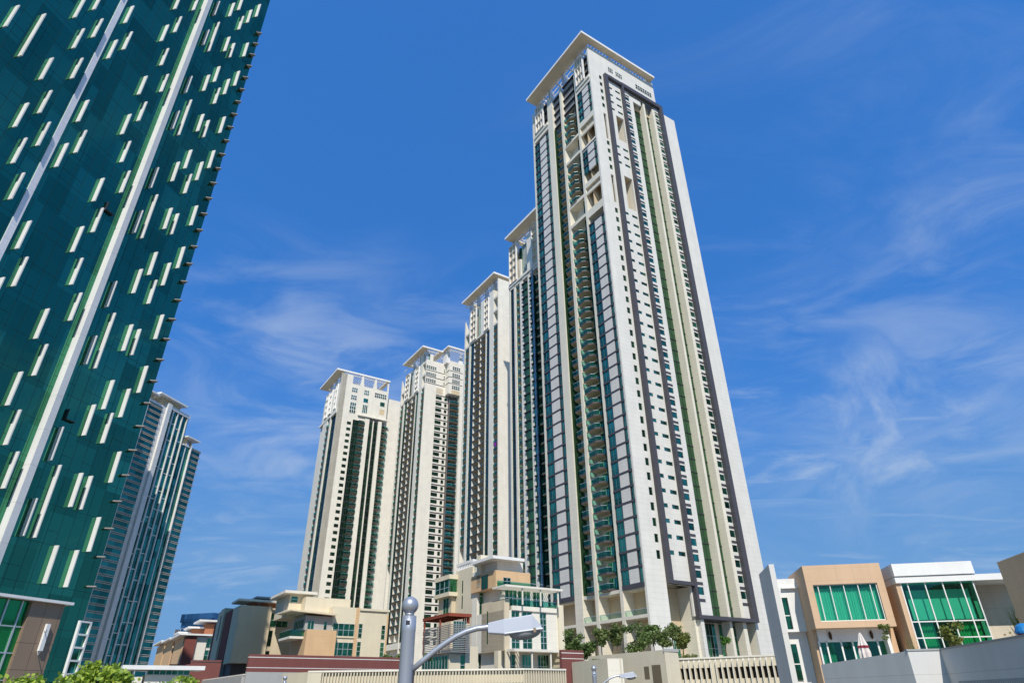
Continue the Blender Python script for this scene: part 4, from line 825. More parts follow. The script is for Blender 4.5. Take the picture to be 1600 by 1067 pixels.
def brown_block():
    t = thing('apartment_building', 'shaded beige apartment building with red-brown side bands and a grey roof canopy', 'building', (-55.833, 139.222), DIST)
    B = GZ
    w = MB(); w.box(-.9, 5.6, 0, 6.5, 8.6, 19.2, 0); w.box(5.6, 12, .4, 12, 8.6, 19.0, 0); w.box(0, 14, 2.6, 26, B, 8.6, 3); w.box(-1.0, 8, 6.5, 13.2, 9.2, 19.0, 1); w.box(-1.4, 8, 13.2, 17.0, 9.0, 20.0, 0); w.box(-.6, 8, 17, 24.5, 9.4, 20.2, 0); w.box(-.4, 8, 24.5, 28, 9.4, 18.3, 1)
    w.box(2.0, 8.6, 3, 12, 19.2, 20.2, 2); w.box(8.6, 12, 4, 12, 19.0, 20.6, 0); w.build('wall', [BEIGE, BRICKR, BRICKT, DARK], t)
    put(t, 'window', 'R', 5.7, 15.4, 3.6, 2.6, .02 - .4, 2, 1); put(t, 'narrow_window', 'R', 5.7, 11.8, .8, 2.9, .02 - .4, 0, 1, [GLASSK, MULL]); put(t, 'narrow_window', 'R', 5.7, 9, .8, 1.9, .02 - .4, 0, 1, [GLASSK, MULL]); put(t, 'narrow_window', 'L', 15.2, 13.6, .9, 5, 1.42, 0, 2, [GLASSK, METAL])
    r = MB(); r.box(2.4, 12.4, 1.8, 13, 21.0, 21.35); r.add([(2.4, 1.8, 21), (2.4, 13, 21), (2.4, 13, 21.35), (2.4, 1.8, 21.35), (1.2, 1.8, 20.4), (1.2, 13, 20.4)], [(0, 3, 4), (1, 5, 2), (3, 2, 5, 4), (0, 4, 5, 1)], 0)
    for x in (3.2, 5.4): r.box(x, x + .12, 2.2, 2.32, 19.2, 21)
    r.build('roof_canopy', LGREY, t); MB().box(-1.2, 8, 1, 8, 20.2, 20.6).build('roof', CREAMT, t)
    c = MB()
    for y in (9, 13): c.box(-.9, -.3, y, y + .6, B, 9)
    c.build('column', LGREY, t)
brown_block()

def terraced_flats():
    t = thing('terraced_flats', 'stepped cream flats with orange piers and white roofs, below the blue glass block', 'building', (-95.03, 198.417), DIST)
    B = GZ
    w = MB(); w.box(0, 5.9, 0, 20, B, 18.6, 0); w.box(5.9, 14, 0.4, 16, B, 18.8, 0)
    for i, (y0, y1) in enumerate(((1.0, 17.5), (21, 39), (40.5, 60))): w.box(-0.2 - .1 * i, 3, y0, y1, B, 18.8 + .25 * i, 1); w.box(-.0, 3, y0 - 1.6, y0, B, 18.5, 2)
    w.box(5.2, 13, 3, 12, 19, 22.3, 3); w.box(2.0, 5.2, 5, 12, 19, 21.0, 3)
    w.build('wall', [CREAMT, PEACH, BRICKR, BRICKT], t)
    for k, z, wd, ht in ((1.8, 15.7, .5, 2.6), (1.8, 12.6, .5, 2.6), (1.8, 9.6, .5, 2), (6.0, 15.8, 2, 2.5), (6.0, 12.4, 2, 2.8), (6.0, 9.2, 2, 2.5)): put(t, 'window', 'R', k, z, wd, ht, .03 if k < 5 else -.37, 1, 1)
    for x0, x1, y0, y1, z in ((-1.8, 8, -1.4, 19, 18.8), (-1.8, 6, 19.5, 39, 19.2), (-1.8, 6, 39.6, 62, 19.8), (3.0, 8.5, 1.5, 12, 22.9), (.6, 5.0, 3.5, 12, 21.1), (-1.5, 3.2, 6, 14, 19.8)):
        MB().box(x0, x1, y0, y1, z, z + .45).build('roof', WHITEP, t)
terraced_flats()

def pavilion():
    k = 0.5; Z = lambda z: 1.6 + (z - 1.6) * k
    t = thing('pavilion', 'low white pavilion with flat roof and green glass strip, behind bright foliage', 'pavilion', (-60.777 * k, 137.126 * k), DIST)
    w = MB(); w.box(-4.9, -.9, 0, 3, GZ, Z(6.45)); w.box(-5.9, -5.2, -1, 2, GZ, Z(6)); w.box(-4.6, -1.2, .4, 3, Z(6.45), Z(7.25)); w.build('wall', CREAMT, t)
    MB().box(-7.0, 0, -.8, 3, Z(7.25), Z(7.95)).build('roof', WHITEP, t); put(t, 'window_band', 'R', -4.8, Z(6.45), 3.6, .4, .02, 6, 0, mt=.05)
pavilion()

def stone_building():
    t = thing('office_building', 'brown stone-clad low building with green glazing and thin white canopy, at the lower left', 'building', (-33.155, 47.589), -20)
    B = GZ
    ST = paint('brown_stone', (0.30, 0.215, 0.15), rough=.45, joint=(1.62, 1.15, .035), jcol=.45)
    # local Y runs back along azimuth 20; the glazed face looks right, the stone end is nearest the camera's right
    w = MB(); w.box(-6, 0, -1.05, 1.35, B, 7.95); w.build('stone_wall', ST, t)
    g = MB(); g.box(-6, -.3, -16, -1.05, B, 7.9, 0)
    for y in (-1.6, -2.6, -3.6, -4.6, -6.0, -7.4, -8.8, -10.2): g.box(-.3, -.2, y, y + .09, B, 7.9, 1)
    for z in (-1.8, -.2, 1.45, 3.05, 4.65, 6.25): g.box(-.3, -.22, -16, -1.05, z, z + .08, 1)
    g.build('glazing', [glass('bright_green_glass', (0.05, 0.42, 0.14), (0.01, 0.20, 0.06), mixr=.6, cell=(1.3, 1.3, 1.6)), METAL], t)
    c = MB(); c.box(-7, .35, -16, 1.75, 7.95, 8.13); c.build('canopy', WHITEP, t)
    l = MB(); l.box(.02, .22, .35, .62, 4.9, 6.6, 0); l.tube([(0, .4, 6.2), (.5, .2, 6.0), (.7, .1, 6.2)], .03, 6, 1); l.tube([(0, .4, 4.9), (.5, .2, 4.6), (.7, .1, 4.8)], .03, 6, 1); l.build('wall_light', [WHITEP, METAL], t)
stone_building()
def ladder_frame():
    t = thing('facade_screen', 'white ladder-like screen with dark openings beside the brown stone wall', 'screen', (-43.0, 67.3), -15)
    w = MB()
    for y in (0, 1.25): w.box(-.3, 0, y, y + .18, 4.2, 8.9)
    for z in (8.9, 7.75, 6.6, 5.45, 4.3): w.box(-.3, 0, .18, 1.25, z - .16, z)
    w.box(-.5, .1, -.3, 3.6, GZ, 3.0); w.box(-.4, 0, 1.6, 1.9, 3.0, 4.4); w.box(-.4, 0, 3.2, 3.5, 3.0, 4.4); w.box(-.4, 0, 0, .3, 3.0, 4.2)
    w.build('frame', WHITEP, t); MB().box(-.28, -.2, .18, 1.25, 4.2, 8.8).build('glass', GLASSR, t)
ladder_frame()

# ================================================================== foreground walls and podium
def wall_run(mb, a, b, z0, z1, th, m=0, z1b=None):
    """upright wall from plan point a to b; thickness grows to the left of the direction a->b"""
    a = Vector(a); b = Vector(b); d = (b - a).normalized(); n = Vector((-d.y, d.x)) * th
    zb = z1 if z1b is None else z1b
    P = [a, b, b + n, a + n]; tops = [z1, zb, zb, z1]
    return mb.add([(p.x, p.y, z0) for p in P] + [(p.x, p.y, q) for p, q in zip(P, tops)], [(3, 2, 1, 0), (4, 5, 6, 7), (0, 1, 5, 4), (1, 2, 6, 5), (2, 3, 7, 6), (3, 0, 4, 7)], m)
PODC = paint('podium_cream', (0.66, 0.60, 0.47), joint=(2.4, 0, 0.02), jcol=.9)
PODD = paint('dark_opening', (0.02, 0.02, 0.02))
RUST = paint('maroon_render', (0.20, 0.07, 0.062), scale=.6)
def maroon_wall():
    t = thing('boundary_wall', 'long maroon wall with two thin white stripes on a grey base', 'wall', (-33.867, 88.758), DIST)
    m = MB(); L = 22.0
    for z0, z1, mm, o in ((GZ, 5.05, 1, 0), (5.05, 5.5, 0, 0), (5.5, 5.57, 2, .02), (5.57, 6.68, 0, 0), (6.68, 6.76, 2, .02), (6.76, 7.06, 0, 0)):
        m.box(0 - o, L + o, 0 - o, .5 + o, z0, z1, mm)
    m.build('wall', [RUST, LGREY, WHITEP], t)
    return t
maroon_wall()
w = MB(); wall_run(w, (-52.5, 115.0), (-34.4, 88.9), GZ, 4.7, .4, 0); wall_run(w, (-52.5, 115.1), (-34.3, 88.85), 4.7, 4.82, .55, 1)
tag(w.build('ramp_wall', [LGREY, CREAMT]), 'low grey wall with pale coping running back from the maroon wall', 'wall')
w = MB(); wall_run(w, (-52.6, 106.6), (-49.9, 107.6), GZ, 6.9, .5, 0); wall_run(w, (-49.9, 107.65), (-45.9, 109.4), GZ, 7.5, .5, 0); wall_run(w, (-49.95, 107.6), (-45.85, 109.35), 7.2, 7.3, .05, 1)
tag(w.build('stepped_wall', [RUST, DARK]), 'short stepped dark maroon wall at the foot of the shaded beige building', 'wall')
w = MB(); wall_run(w, (5.7, 86.9), (8.6, 88.9), GZ, 7.0, .5, 0); wall_run(w, (5.68, 86.87), (8.62, 88.9), 6.0, 6.07, .05, 1); wall_run(w, (5.68, 86.87), (8.62, 88.9), 6.62, 6.7, .05, 1)
tag(w.build('boundary_wall', [RUST, WHITEP]), 'short maroon wall piece with white stripes below the terrace trees', 'wall')

def slatted_parapet():
    t = thing('parking_wall', 'cream parking wall with a long row of upright slats under a white rail', 'wall', (0, 77))
    sg = (((-22.6, 76.9), (0.94, 77.0)), ((0.94, 77.0), (5.65, 80.1)))
    w = MB(); s = MB(); r = MB(); dk = MB()
    for i, (a, b) in enumerate(sg):
        a = Vector(a) - Vector((0, 77)); b = Vector(b) - Vector((0, 77)); d = (b - a).normalized(); n = Vector((-d.y, d.x)); ln = (b - a).length
        wall_run(w, a + n * .32, b + n * .32, 3.25, 4.42, .2); wall_run(dk, a + n * .6, b + n * .6, GZ, 3.25, .2); wall_run(w, a + n * .32, b + n * .32, GZ, 1.2, .2)
        wall_run(r, a - n * .06, b - n * .06, 4.45, 4.62, .55)
        k = .15 if i else 1.6
        while k < ln - .1: wall_run(s, a + d * k, a + d * (k + .13), 1.2, 4.44, .3); k += .335
        if i == 0: wall_run(w, a - n * .02, a + d * 1.5 - n * .02, GZ, 4.44, .33)
    wall_run(w, Vector((-26.5, 3.5)), Vector((-22.62, -.1)), GZ, 4.5, .4)
    w.build('wall', PODC, t); s.build('slats', PODC, t); r.build('rail', CREAMT, t); dk.build('dark_gap', PODD, t)
slatted_parapet()

def podium():
    t = thing('podium', 'cream parking podium with upright fins, small dark openings and planted terrace, below the tallest tower', 'building', (19.0, 82.8))
    t['label'] = 'cream parking podium with thin fins, dark openings and planted terrace below the tallest tower'
    O = Vector((19.0, 82.8))
    def W(mb, a, b, z0, z1, th, m=0): return wall_run(mb, Vector(a) - O, Vector(b) - O, z0, z1, th, m)
    w = MB()
    W(w, (6.9, 87), (10.4, 80.1), GZ, 5.6, .4); W(w, (10.42, 80.1), (12.2, 80.4), GZ, 5.62, .5, 1); W(w, (12.2, 80.42), (11.2, 84), GZ, 5.6, .4)
    W(w, (9.5, 92.4), (17.2, 81.0), GZ, 6.5, .4); W(w, (17.22, 81.0), (19.0, 82.0), GZ, 6.52, .4); W(w, (17.1, 80.9), (19.1, 81.95), 6.3, 6.6, .02, 2)
    d = Vector((math.sin(R(120)), math.cos(R(120)))); e = O + d * 17
    W(w, O + d * 0, e, 4.6, 5.5, .4); W(w, O, e, GZ, 3.45, .4); W(w, O + Vector((-.1, -.1)), e, 5.5, 5.68, .7, 1)
    pos = []; x = .2
    while x < 16: pos.append(x); x += .62
    op = MB()
    for i, x in enumerate(pos):
        if i == 6 or x > 15.4: W(w, O + d * (x + .0), O + d * (x + .62), 3.45, 4.6, .4)
        else: W(w, O + d * (x + .44), O + d * (x + .62), 3.45, 4.6, .4)
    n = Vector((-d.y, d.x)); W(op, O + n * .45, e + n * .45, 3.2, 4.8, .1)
    W(w, O, O + d * .2, 3.45, 4.6, .4)
    w.build('wall', [PODC, CREAMT, LGREY], t); op.build('dark_openings', PODD, t)
    f = MB()
    for x in [-1.4, -.9] + pos:
        p = O + d * (x + .5); f.add([(v.x - O.x, v.y - O.y, z) for v, z in ((p, GZ), (p + d * .09, GZ), (p + d * .09 - n * .35, GZ), (p - n * .35, GZ))] + [(v.x - O.x, v.y - O.y, z) for v, z in ((p, 5.45), (p + d * .09, 5.45), (p + d * .09 - n * .35, 5.2), (p - n * .35, 5.2))],
              [(0, 1, 2, 3), (7, 6, 5, 4), (0, 4, 5, 1), (1, 5, 6, 2), (2, 6, 7, 3), (3, 7, 4, 0)])
    f.build('fins', CREAMT, t)
    # flat sheets on the angled wall, shade of openings put into their colour
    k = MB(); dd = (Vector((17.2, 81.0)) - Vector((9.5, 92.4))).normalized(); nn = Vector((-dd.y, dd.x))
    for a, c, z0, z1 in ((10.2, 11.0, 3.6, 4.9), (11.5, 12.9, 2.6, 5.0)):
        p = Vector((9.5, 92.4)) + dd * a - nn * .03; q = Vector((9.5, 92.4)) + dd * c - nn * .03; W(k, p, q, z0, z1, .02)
    k.build('recess', paint('opening_shade', (.16, .13, .09)), t)
    g = MB(); g.add([(x - O.x, y - O.y, z) for z in (5.0, 5.45) for x, y in ((10, 92.6), (17.4, 81.4), (19.0, 83.0), (33, 75.0), (60, 120), (25.9, 131), (8, 120))], [(6, 5, 4, 3, 2, 1, 0), (7, 8, 9, 10, 11, 12, 13), (0, 1, 8, 7), (1, 2, 9, 8), (2, 3, 10, 9), (3, 4, 11, 10), (4, 5, 12, 11), (5, 6, 13, 12), (6, 0, 7, 13)])
    g.build('terrace_deck', paint('deck_paving', (.5, .45, .36)), t)
podium()

# ================================================================== villas on the right
VS = 1.2
def vz(z): return 1.6 + (z - 1.6) * VS
VR = -9.75
TANV = paint('peach_villa_render', (0.67, 0.46, 0.30), joint=(0.95, 1.27, 0.018), jcol=.8)
CURT = paint('pale_curtain', (0.82, 0.86, 0.80))
PANEV = pane('green_window_pane', (0.47, 0.85, 0.755), 0.08)
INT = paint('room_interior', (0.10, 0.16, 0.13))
VWHITE = paint('villa_white', (0.84, 0.83, 0.81), scale=.8)
def curtain(mb, x0, x1, z0, z1, y, amp=.06, wl=.22, m=0):
    n = int((x1 - x0) / .055); rnd = random.Random(int(x0 * 100)); ph = 0; vs = []
    for i in range(n + 1):
        ph += rnd.uniform(.6, 1.5) * 2 * math.pi * .055 / wl; x = x0 + (x1 - x0) * i / n; yy = y + amp * math.sin(ph); vs += [(x, yy, z0), (x, yy, z1)]
    mb.add(vs, [(2 * i, 2 * i + 2, 2 * i + 3, 2 * i + 1) for i in range(n)], m)
def villa_peach():
    t = thing('villa', 'peach villa with one wide curtained green window projecting above terrace doors', 'villa', (23.987, 54.996), VR)
    X1 = 6.02; za, zb, zt = vz(5.53), vz(5.93), vz(9.5); wz1 = vz(8.24); wx0, wx1 = .52, 5.45
    w = MB(); D = 5.6
    w.box(0, wx0, 0, D, za, zt); w.box(wx1, X1, 0, D, za, zt); w.box(wx0, wx1, 0, .45, za, zb); w.box(wx0, wx1, 0, .45, wz1, zt); w.box(wx0, wx1, .45, D, za, za + .2); w.box(wx0, wx1, .45, D, zt - .3, zt)
    w.box(wx0, wx1, D - .3, D, za + .2, zt - .3)
    w.box(.02, .3, 1.4, D + .2, GZ, za); w.box(5.4, 6.2, 1.5, D, GZ, za)
    w.build('upper_storey', TANV, t)
    # dark slits of the side wall
    BS = paint('brown_slit', (.16, .09, .05)); MB().box(-.012, .01, 4.75, 5.05, vz(5.97), vz(8.25)).build('slit_window', BS, t); MB().box(.0, .018, 4.6, 5.0, vz(2.7), vz(4.96)).build('slit_window', BS, t)
    f = MB(); f.box(wx0, wx1, .16, .24, zb, zb + .07); f.box(wx0, wx1, .16, .24, wz1 - .05, wz1)
    for x in (.43, .77, 1.55, 2.42, 3.33, 4.11, 4.5): f.box(x * VS - .03, x * VS + .03, .14, .25, zb + .07, wz1 - .05)
    fo = f.build('window', VWHITE, t)
    g = MB(); g.box(wx0, wx1, .2, .206, zb, wz1); g.build('pane', PANEV, fo)
    c = MB(); curtain(c, wx0 + .02, wx1 - .02, zb, wz1 - .25, .5); c.box(wx0, wx1, .9, .95, zb, wz1); c.build('curtain', CURT, t)
    lo = MB(); z0 = vz(4.85); lo.box(.3, 5.4, 1.1, 4, z0, za - .0); lo.box(.3, 5.4, 4, 4.2, GZ, z0); lo.box(5.2, 5.45, .5, 1.4, vz(3), za); lo.build('lower_storey_wall', VWHITE, t)
    fr = MB(); xs = [.0, .49, 1.46, 2.21, 3.0, 3.85, 4.4]
    for x in xs: fr.box(.3 + x * 1.14 - .06, .3 + x * 1.14 + .06, 1.2, 1.35, 2.4, z0)
    fr.box(.3, 5.4, 1.2, 1.35, z0 - .12, z0); do = fr.build('terrace_doors', VWHITE, t)
    g = MB(); g.box(.3, 5.4, 1.26, 1.268, 2.4, z0 - .12); g.build('pane', PANEV, do)
    c = MB(); curtain(c, .4, 1.5, 2.4, z0 - .12, 1.7); curtain(c, 2.9, 3.4, 2.4, z0 - .12, 1.7); c.build('curtain', paint('dim_curtain', (.3, .45, .42)), t)
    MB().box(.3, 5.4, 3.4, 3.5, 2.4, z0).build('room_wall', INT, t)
    for x in (1.2, 4.3):
        l = MB(); l.lathe([(.0, -.42), (.05, -.36), (.10, -.3), (.13, .05), (.09, .12), (.03, .2), (0, .26)], (x, .95, vz(5.2)), 10, 0); l.box(x - .03, x + .03, .95, 1.1, vz(5.2) + .1, vz(5.2) + .16, 0); l.build('wall_lantern', metal('bronze', (.09, .05, .03), .5), t)
villa_peach()
def villa_white():
    t = thing('villa', 'narrow white villa with tall slab side wall between the tallest tower and peach villa', 'villa', (23.987, 54.996), VR)
    w = MB(); w.box(-2.02, -1.58, 2.9, 8.2, GZ, vz(10.1)); w.build('slab_wall', paint('cool_white_render', (0.70, 0.69, 0.67), joint=(5.3, 0, .03)), t)
    w = MB(); x0, x1 = -1.58, -.0
    w.box(x0, x1, 3.0, 8, vz(7.8), vz(9.06)); w.box(x0, x1, 3.0, 8, vz(5.55), vz(5.72)); w.box(x0, -1.5, 3.0, 8, vz(5.72), vz(7.8)); w.box(-1.02, x1, 3.0, 8, vz(5.72), vz(7.8)); w.box(x0, x1, 3.5, 8, GZ, vz(5.55)); w.box(-1.5, -1.02, 3.4, 8, vz(5.72), vz(7.8))
    w.box(-1.4, x1, 2.7, 3.0, vz(8.38), vz(8.46)); w.build('wall', VWHITE, t)
    for z0, z1, y in ((5.72, 7.8, 3.3), (2.6, 4.8, 3.38)):
        f = MB(); f.box(-1.5, -1.02, y, y + .05, vz(z0), vz(z1), 0); m = vz(z0) + (vz(z1) - vz(z0)) * .42; f.box(-1.5, -1.02, y - .05, y, m, m + .08, 1); f.box(-1.54, -1.5, y - .05, y, vz(z0), vz(z1), 1); f.box(-1.02, -.98, y - .05, y, vz(z0), vz(z1), 1); f.build('window', [WGLASS, VWHITE], t)
villa_white()
def villa_glazed():
    t = thing('villa', 'villa with large green glazed front under thick white flat roofs beside the peach villa', 'villa', (23.987, 54.996), VR)
    X0, Y0 = 6.63, -.79
    w = MB(); w.box(X0, X0 + 5.9, Y0, 6, vz(8.5), vz(9.28)); w.box(X0 + .1, X0 + 5.7, Y0 + .25, 6, vz(8.47), vz(8.5)); w.box(X0, X0 + 9.6, Y0 + .1, 6, vz(8.08), vz(8.46)); w.build('roof', VWHITE, t)
    s = MB(); s.box(X0, X0 + .35, Y0 + .3, 6, GZ, vz(8.08)); s.build('side_wall', TANV, t)
    b = MB(); b.box(X0 + 5.75, X0 + 10, 2.2, 6, GZ, vz(8.08)); b.box(X0 + 5.75, X0 + 6.0, .6, 2.2, GZ, vz(8.08)); b.build('end_wall', paint('beige_villa_render', (.66, .58, .46), joint=(1.2, 2.0, .02)), t)
    v = MB()
    for i in range(8): v.box(X0 + 6.1, X0 + 6.9, 2.16, 2.2, 8.0 + i * .09, 8.05 + i * .09)
    v.build('air_vent', paint('vent_grey', (.42, .40, .36)), t)
    f = MB(); yg = Y0 + .35
    for x in (.38, .88, 2.16, 3.44, 4.78, 5.65): f.box(X0 + x - .04, X0 + x + .04, yg - .06, yg + .06, 2.4, vz(8.08))
    for z in (vz(5.72), vz(4.77)): f.box(X0 + .42, X0 + 5.65, yg - .05, yg + .05, z - .04, z + .04)
    fo = f.build('window', VWHITE, t); g = MB(); g.box(X0 + .36, X0 + 5.7, yg - .003, yg + .003, 2.4, vz(8.08)); g.box(X0 + 5.68, X0 + 5.69, yg, .6, 2.4, vz(8.08)); g.build('pane', PANEV, fo)
    c = MB(); c.box(X0 + .9, X0 + 5.5, yg + .8, yg + .85, vz(5.8), vz(7.7), 0); curtain(c, X0 + 1.0, X0 + 2.1, 2.4, vz(5.7), yg + .6, m=1); curtain(c, X0 + 3.6, X0 + 5.4, 2.4, vz(5.7), yg + .6, m=1); c.build('blinds', [CURT, paint('green_drape', (.25, .55, .25))], t)
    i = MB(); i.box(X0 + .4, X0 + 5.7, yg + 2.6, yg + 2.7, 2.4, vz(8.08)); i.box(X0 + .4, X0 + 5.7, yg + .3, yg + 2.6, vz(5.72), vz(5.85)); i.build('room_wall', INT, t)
villa_glazed()
def villa_edge():
    t = thing('villa', 'corner of an ochre villa at the right edge of the view, above the plants', 'villa', (23.987, 54.996), VR)
    MB().box(12.15, 20, -9.5, -5.2, GZ, vz(8.5)).build('wall', TANV, t)
    MB().box(12.13, 20.1, -9.53, -5.18, vz(8.5), vz(8.54)).build('roof_edge', CREAMT, t)
villa_edge()

def garden_wall():
    t = thing('garden_wall', 'stepped grey and white terrace wall in front of the villas', 'wall', (24.6, 44.0))
    O = Vector((24.6, 44.0)); G = paint('terrace_wall_white', (0.70, 0.69, 0.67), joint=(1.42, 0, .025), jcol=.7)
    w = MB(); ax = Vector((.9856, -.1694)); ay = Vector((.1694, .9856)); z = Vector((0, 0))
    wall_run(w, Vector((22.7, 52.6)) - O, z, GZ, 3.66, .35, 0, 4.02)
    wall_run(w, z + ax * .0, ax * 1.9, GZ, 4.02, .35); wall_run(w, ax * 1.9 + ay * .3, ax * 1.9 - ay * 11, GZ, 4.02, .35)
    w.build('wall', G, t)
    c = MB(); wall_run(c, Vector((22.66, 52.6)) - O, z - ay * .06 - ax * .05, 3.66, 3.74, .45, 0, 4.1) if False else None
    wall_run(c, ax * -.05 - ay * .05, ax * 1.95 - ay * .05, 4.02, 4.12, .45); wall_run(c, ax * 1.86 - ay * .05, ax * 1.86 - ay * 11, 4.02, 4.12, .45); c.build('coping', LGREY, t)
    l = MB(); k = 1.2
    while k < 10.8: p = ax * 1.88 - ay * k; wall_run(l, p, p - ay * .09, -1, 2.3, .03); k += .18
    l.build('vent_slats', LGREY, t)
    d = MB(); d.add([(p.x, p.y, zz) for zz in (2.1, 2.4) for p in (Vector((22.9, 53)) - O, ax * .3 + ay * .2, ax * 2.2, ax * 2.2 - ay * 11, ax * 16 - ay * 11, ax * 16 + ay * 16, ay * 14)], [(6, 5, 4, 3, 2, 1, 0), (7, 8, 9, 10, 11, 12, 13)] + [(i, (i + 1) % 7, 7 + (i + 1) % 7, 7 + i) for i in range(7)]); d.build('terrace', paint('terrace_tiles', (.5, .46, .4)), t)
garden_wall()
def vpt(x, y): ax = Vector((.9856, -.1694)); ay = Vector((.1694, .9856)); return Vector((23.987, 54.996)) + ax * x + ay * y
def parasol():
    p = vpt(2.2, -3.2); t = thing('parasol', 'closed white parasol with a dark red trim band, in front of the terrace doors', 'parasol', p, 0, None, 2.4)
    z = 2.4 - GZ
    def folds(prof, name, mat):
        m = MB(); seg = 32; vs = []
        for r, h in prof: vs += [(r * (1 + .22 * math.cos(8 * 2 * math.pi * k / seg)) * math.cos(2 * math.pi * k / seg), r * (1 + .22 * math.cos(8 * 2 * math.pi * k / seg)) * math.sin(2 * math.pi * k / seg), h) for k in range(seg)]
        m.add(vs, [(i * seg + k, i * seg + (k + 1) % seg, (i + 1) * seg + (k + 1) % seg, (i + 1) * seg + k) for i in range(len(prof) - 1) for k in range(seg)]); return m.build(name, mat, t, dz=0)
    folds([(.02, 3.3), (.10, 3.15), (.18, 2.85), (.28, 2.5), (.31, 2.42)], 'canopy', paint('parasol_cloth', (.74, .68, .64)))
    folds([(.315, 2.43), (.335, 2.27)], 'trim_band', paint('maroon_trim', (.25, .03, .05))); folds([(.29, 2.28), (.36, 1.95), (.34, 1.5), (.2, 1.3)], 'canopy_skirt', paint('parasol_skirt', (.74, .66, .62)))
    MB().tube([(0, 0, 0), (0, 0, 3.2)], .03, 8).build('pole', METAL, t, dz=0)
parasol()

# ================================================================== street lamps
def street_lamp(xy, label, arm=True, rot=0, s=1.0):
    t = thing('street_lamp', label, 'street lamp', xy, rot, 'grey street lamps with ball finials')
    GR = bpy.data.materials.get('lamp_grey') or metal('lamp_grey', (0.43, 0.45, 0.50), .38, .55)
    LW = bpy.data.materials.get('lamp_head_paint') or paint('lamp_head_paint', (.46, .49, .56), rough=.35, var=.03, spec=.5)
    LN = bpy.data.materials.get('lamp_lens') or paint('lamp_lens', (.30, .32, .33), rough=.15, spec=.6)
    m = MB(); m.lathe([(.0, GZ), (.16, GZ), (.16, GZ + .4), (.118, GZ + .42), (.104, 2.5), (.108, 2.52), (.108, 2.73), (.0, 2.735)], (0, 0, 0), 28); m.build('pole', GR, t, smooth=False)
    for p in t.children: 
        for f in p.data.polygons: f.use_smooth = abs(f.normal.z) < .5
    m = MB(); m.lathe([(.0, 2.735), (.07, 2.74), (.07, 2.77)] + [(.128 * math.sin(math.pi * (1 - i / 16)), 2.88 - .128 * math.cos(math.pi * i / 16) * 1.0) for i in range(2, 17)], (0, 0, 0), 32); m.build('ball_finial', GR, t, smooth=True)
    k = MB(); k.box(-.03, .03, -.112, -.1, 2.60, 2.66); k.box(.10, .125, -.02, .02, 1.75, 2.05); k.build('pole_fitting', MULL, t)
    if arm:
        P = [(.09, 0, 2.0)] + [(.09 + .16 * i / 1.0 * .98, 0, 2.0 + .56 * math.sin(math.radians(90) * i / 7.0)) for i in range(1, 8)] + [(1.3, 0, 2.57)]
        a = MB(); a.tube(P, .041, 12); a.build('arm', GR, t, smooth=True)
        h = MB(); x0, x1, x2, x3 = 1.20, 1.44, 1.86, 2.03
        vs = []
        for x, w, zb, zt in ((x0, .10, 2.475, 2.615), (x1, .15, 2.455, 2.66), (x2, .15, 2.50, 2.72), (x3 - .02, .12, 2.525, 2.555)):
            vs += [(x, -w, zb), (x, w, zb), (x, w * .82, zt), (x, -w * .82, zt)]
        fs = [(0, 1, 2, 3)[::-1], (12, 13, 14, 15)]
        for i in range(3):
            o = 4 * i; fs += [(o, o + 4, o + 5, o + 1)[::-1], (o + 1, o + 5, o + 6, o + 2)[::-1], (o + 2, o + 6, o + 7, o + 3)[::-1], (o + 3, o + 7, o + 4, o)[::-1]]
        h.add(vs, fs); h.add([(x1, -.157, 2.445), (x3, -.157, 2.51), (x3, .157, 2.51), (x1, .157, 2.445), (x1, -.157, 2.47), (x3, -.157, 2.535), (x3, .157, 2.535), (x1, .157, 2.47)], [(3, 2, 1, 0), (4, 5, 6, 7), (0, 1, 5, 4), (1, 2, 6, 5), (2, 3, 7, 6), (3, 0, 4, 7)]); hd = h.build('lamp_head', LW, t)
        bv = hd.modifiers.new('bevel', 'BEVEL'); bv.width = .012; bv.segments = 2
        l = MB(); n = 9; vs = []; 
        for i in range(n + 1):
            f_ = i / n; r = math.sqrt(max(0, 1 - f_ * f_))
            vs += [(1.76 + .24 * r * math.cos(2 * math.pi * q / 20), .14 * r * math.sin(2 * math.pi * q / 20), 2.480 + .026 * r * math.cos(2 * math.pi * q / 20) - .10 * f_) for q in range(20)]
        l.add(vs, [(i * 20 + q, i * 20 + (q + 1) % 20, (i + 1) * 20 + (q + 1) % 20, (i + 1) * 20 + q) for i in range(n) for q in range(20)]); l.build('lens', LN, hd, smooth=True)
        c = MB(); c.box(x2 + .02, x2 + .06, -.175, -.15, 2.47, 2.53); c.build('clip', paint('rusty_clip', (.3, .22, .15)), hd)
    return t
street_lamp((-1.615, 10.37), 'large grey street lamp with ball finial and curved arm in the foreground')
street_lamp((3.73, 33.9), 'small street lamp with arm in the distance, in front of the cream podium', True)
street_lamp((-13.6, 41.8), 'small lamp post with ball top in front of the grey and slatted walls', False)

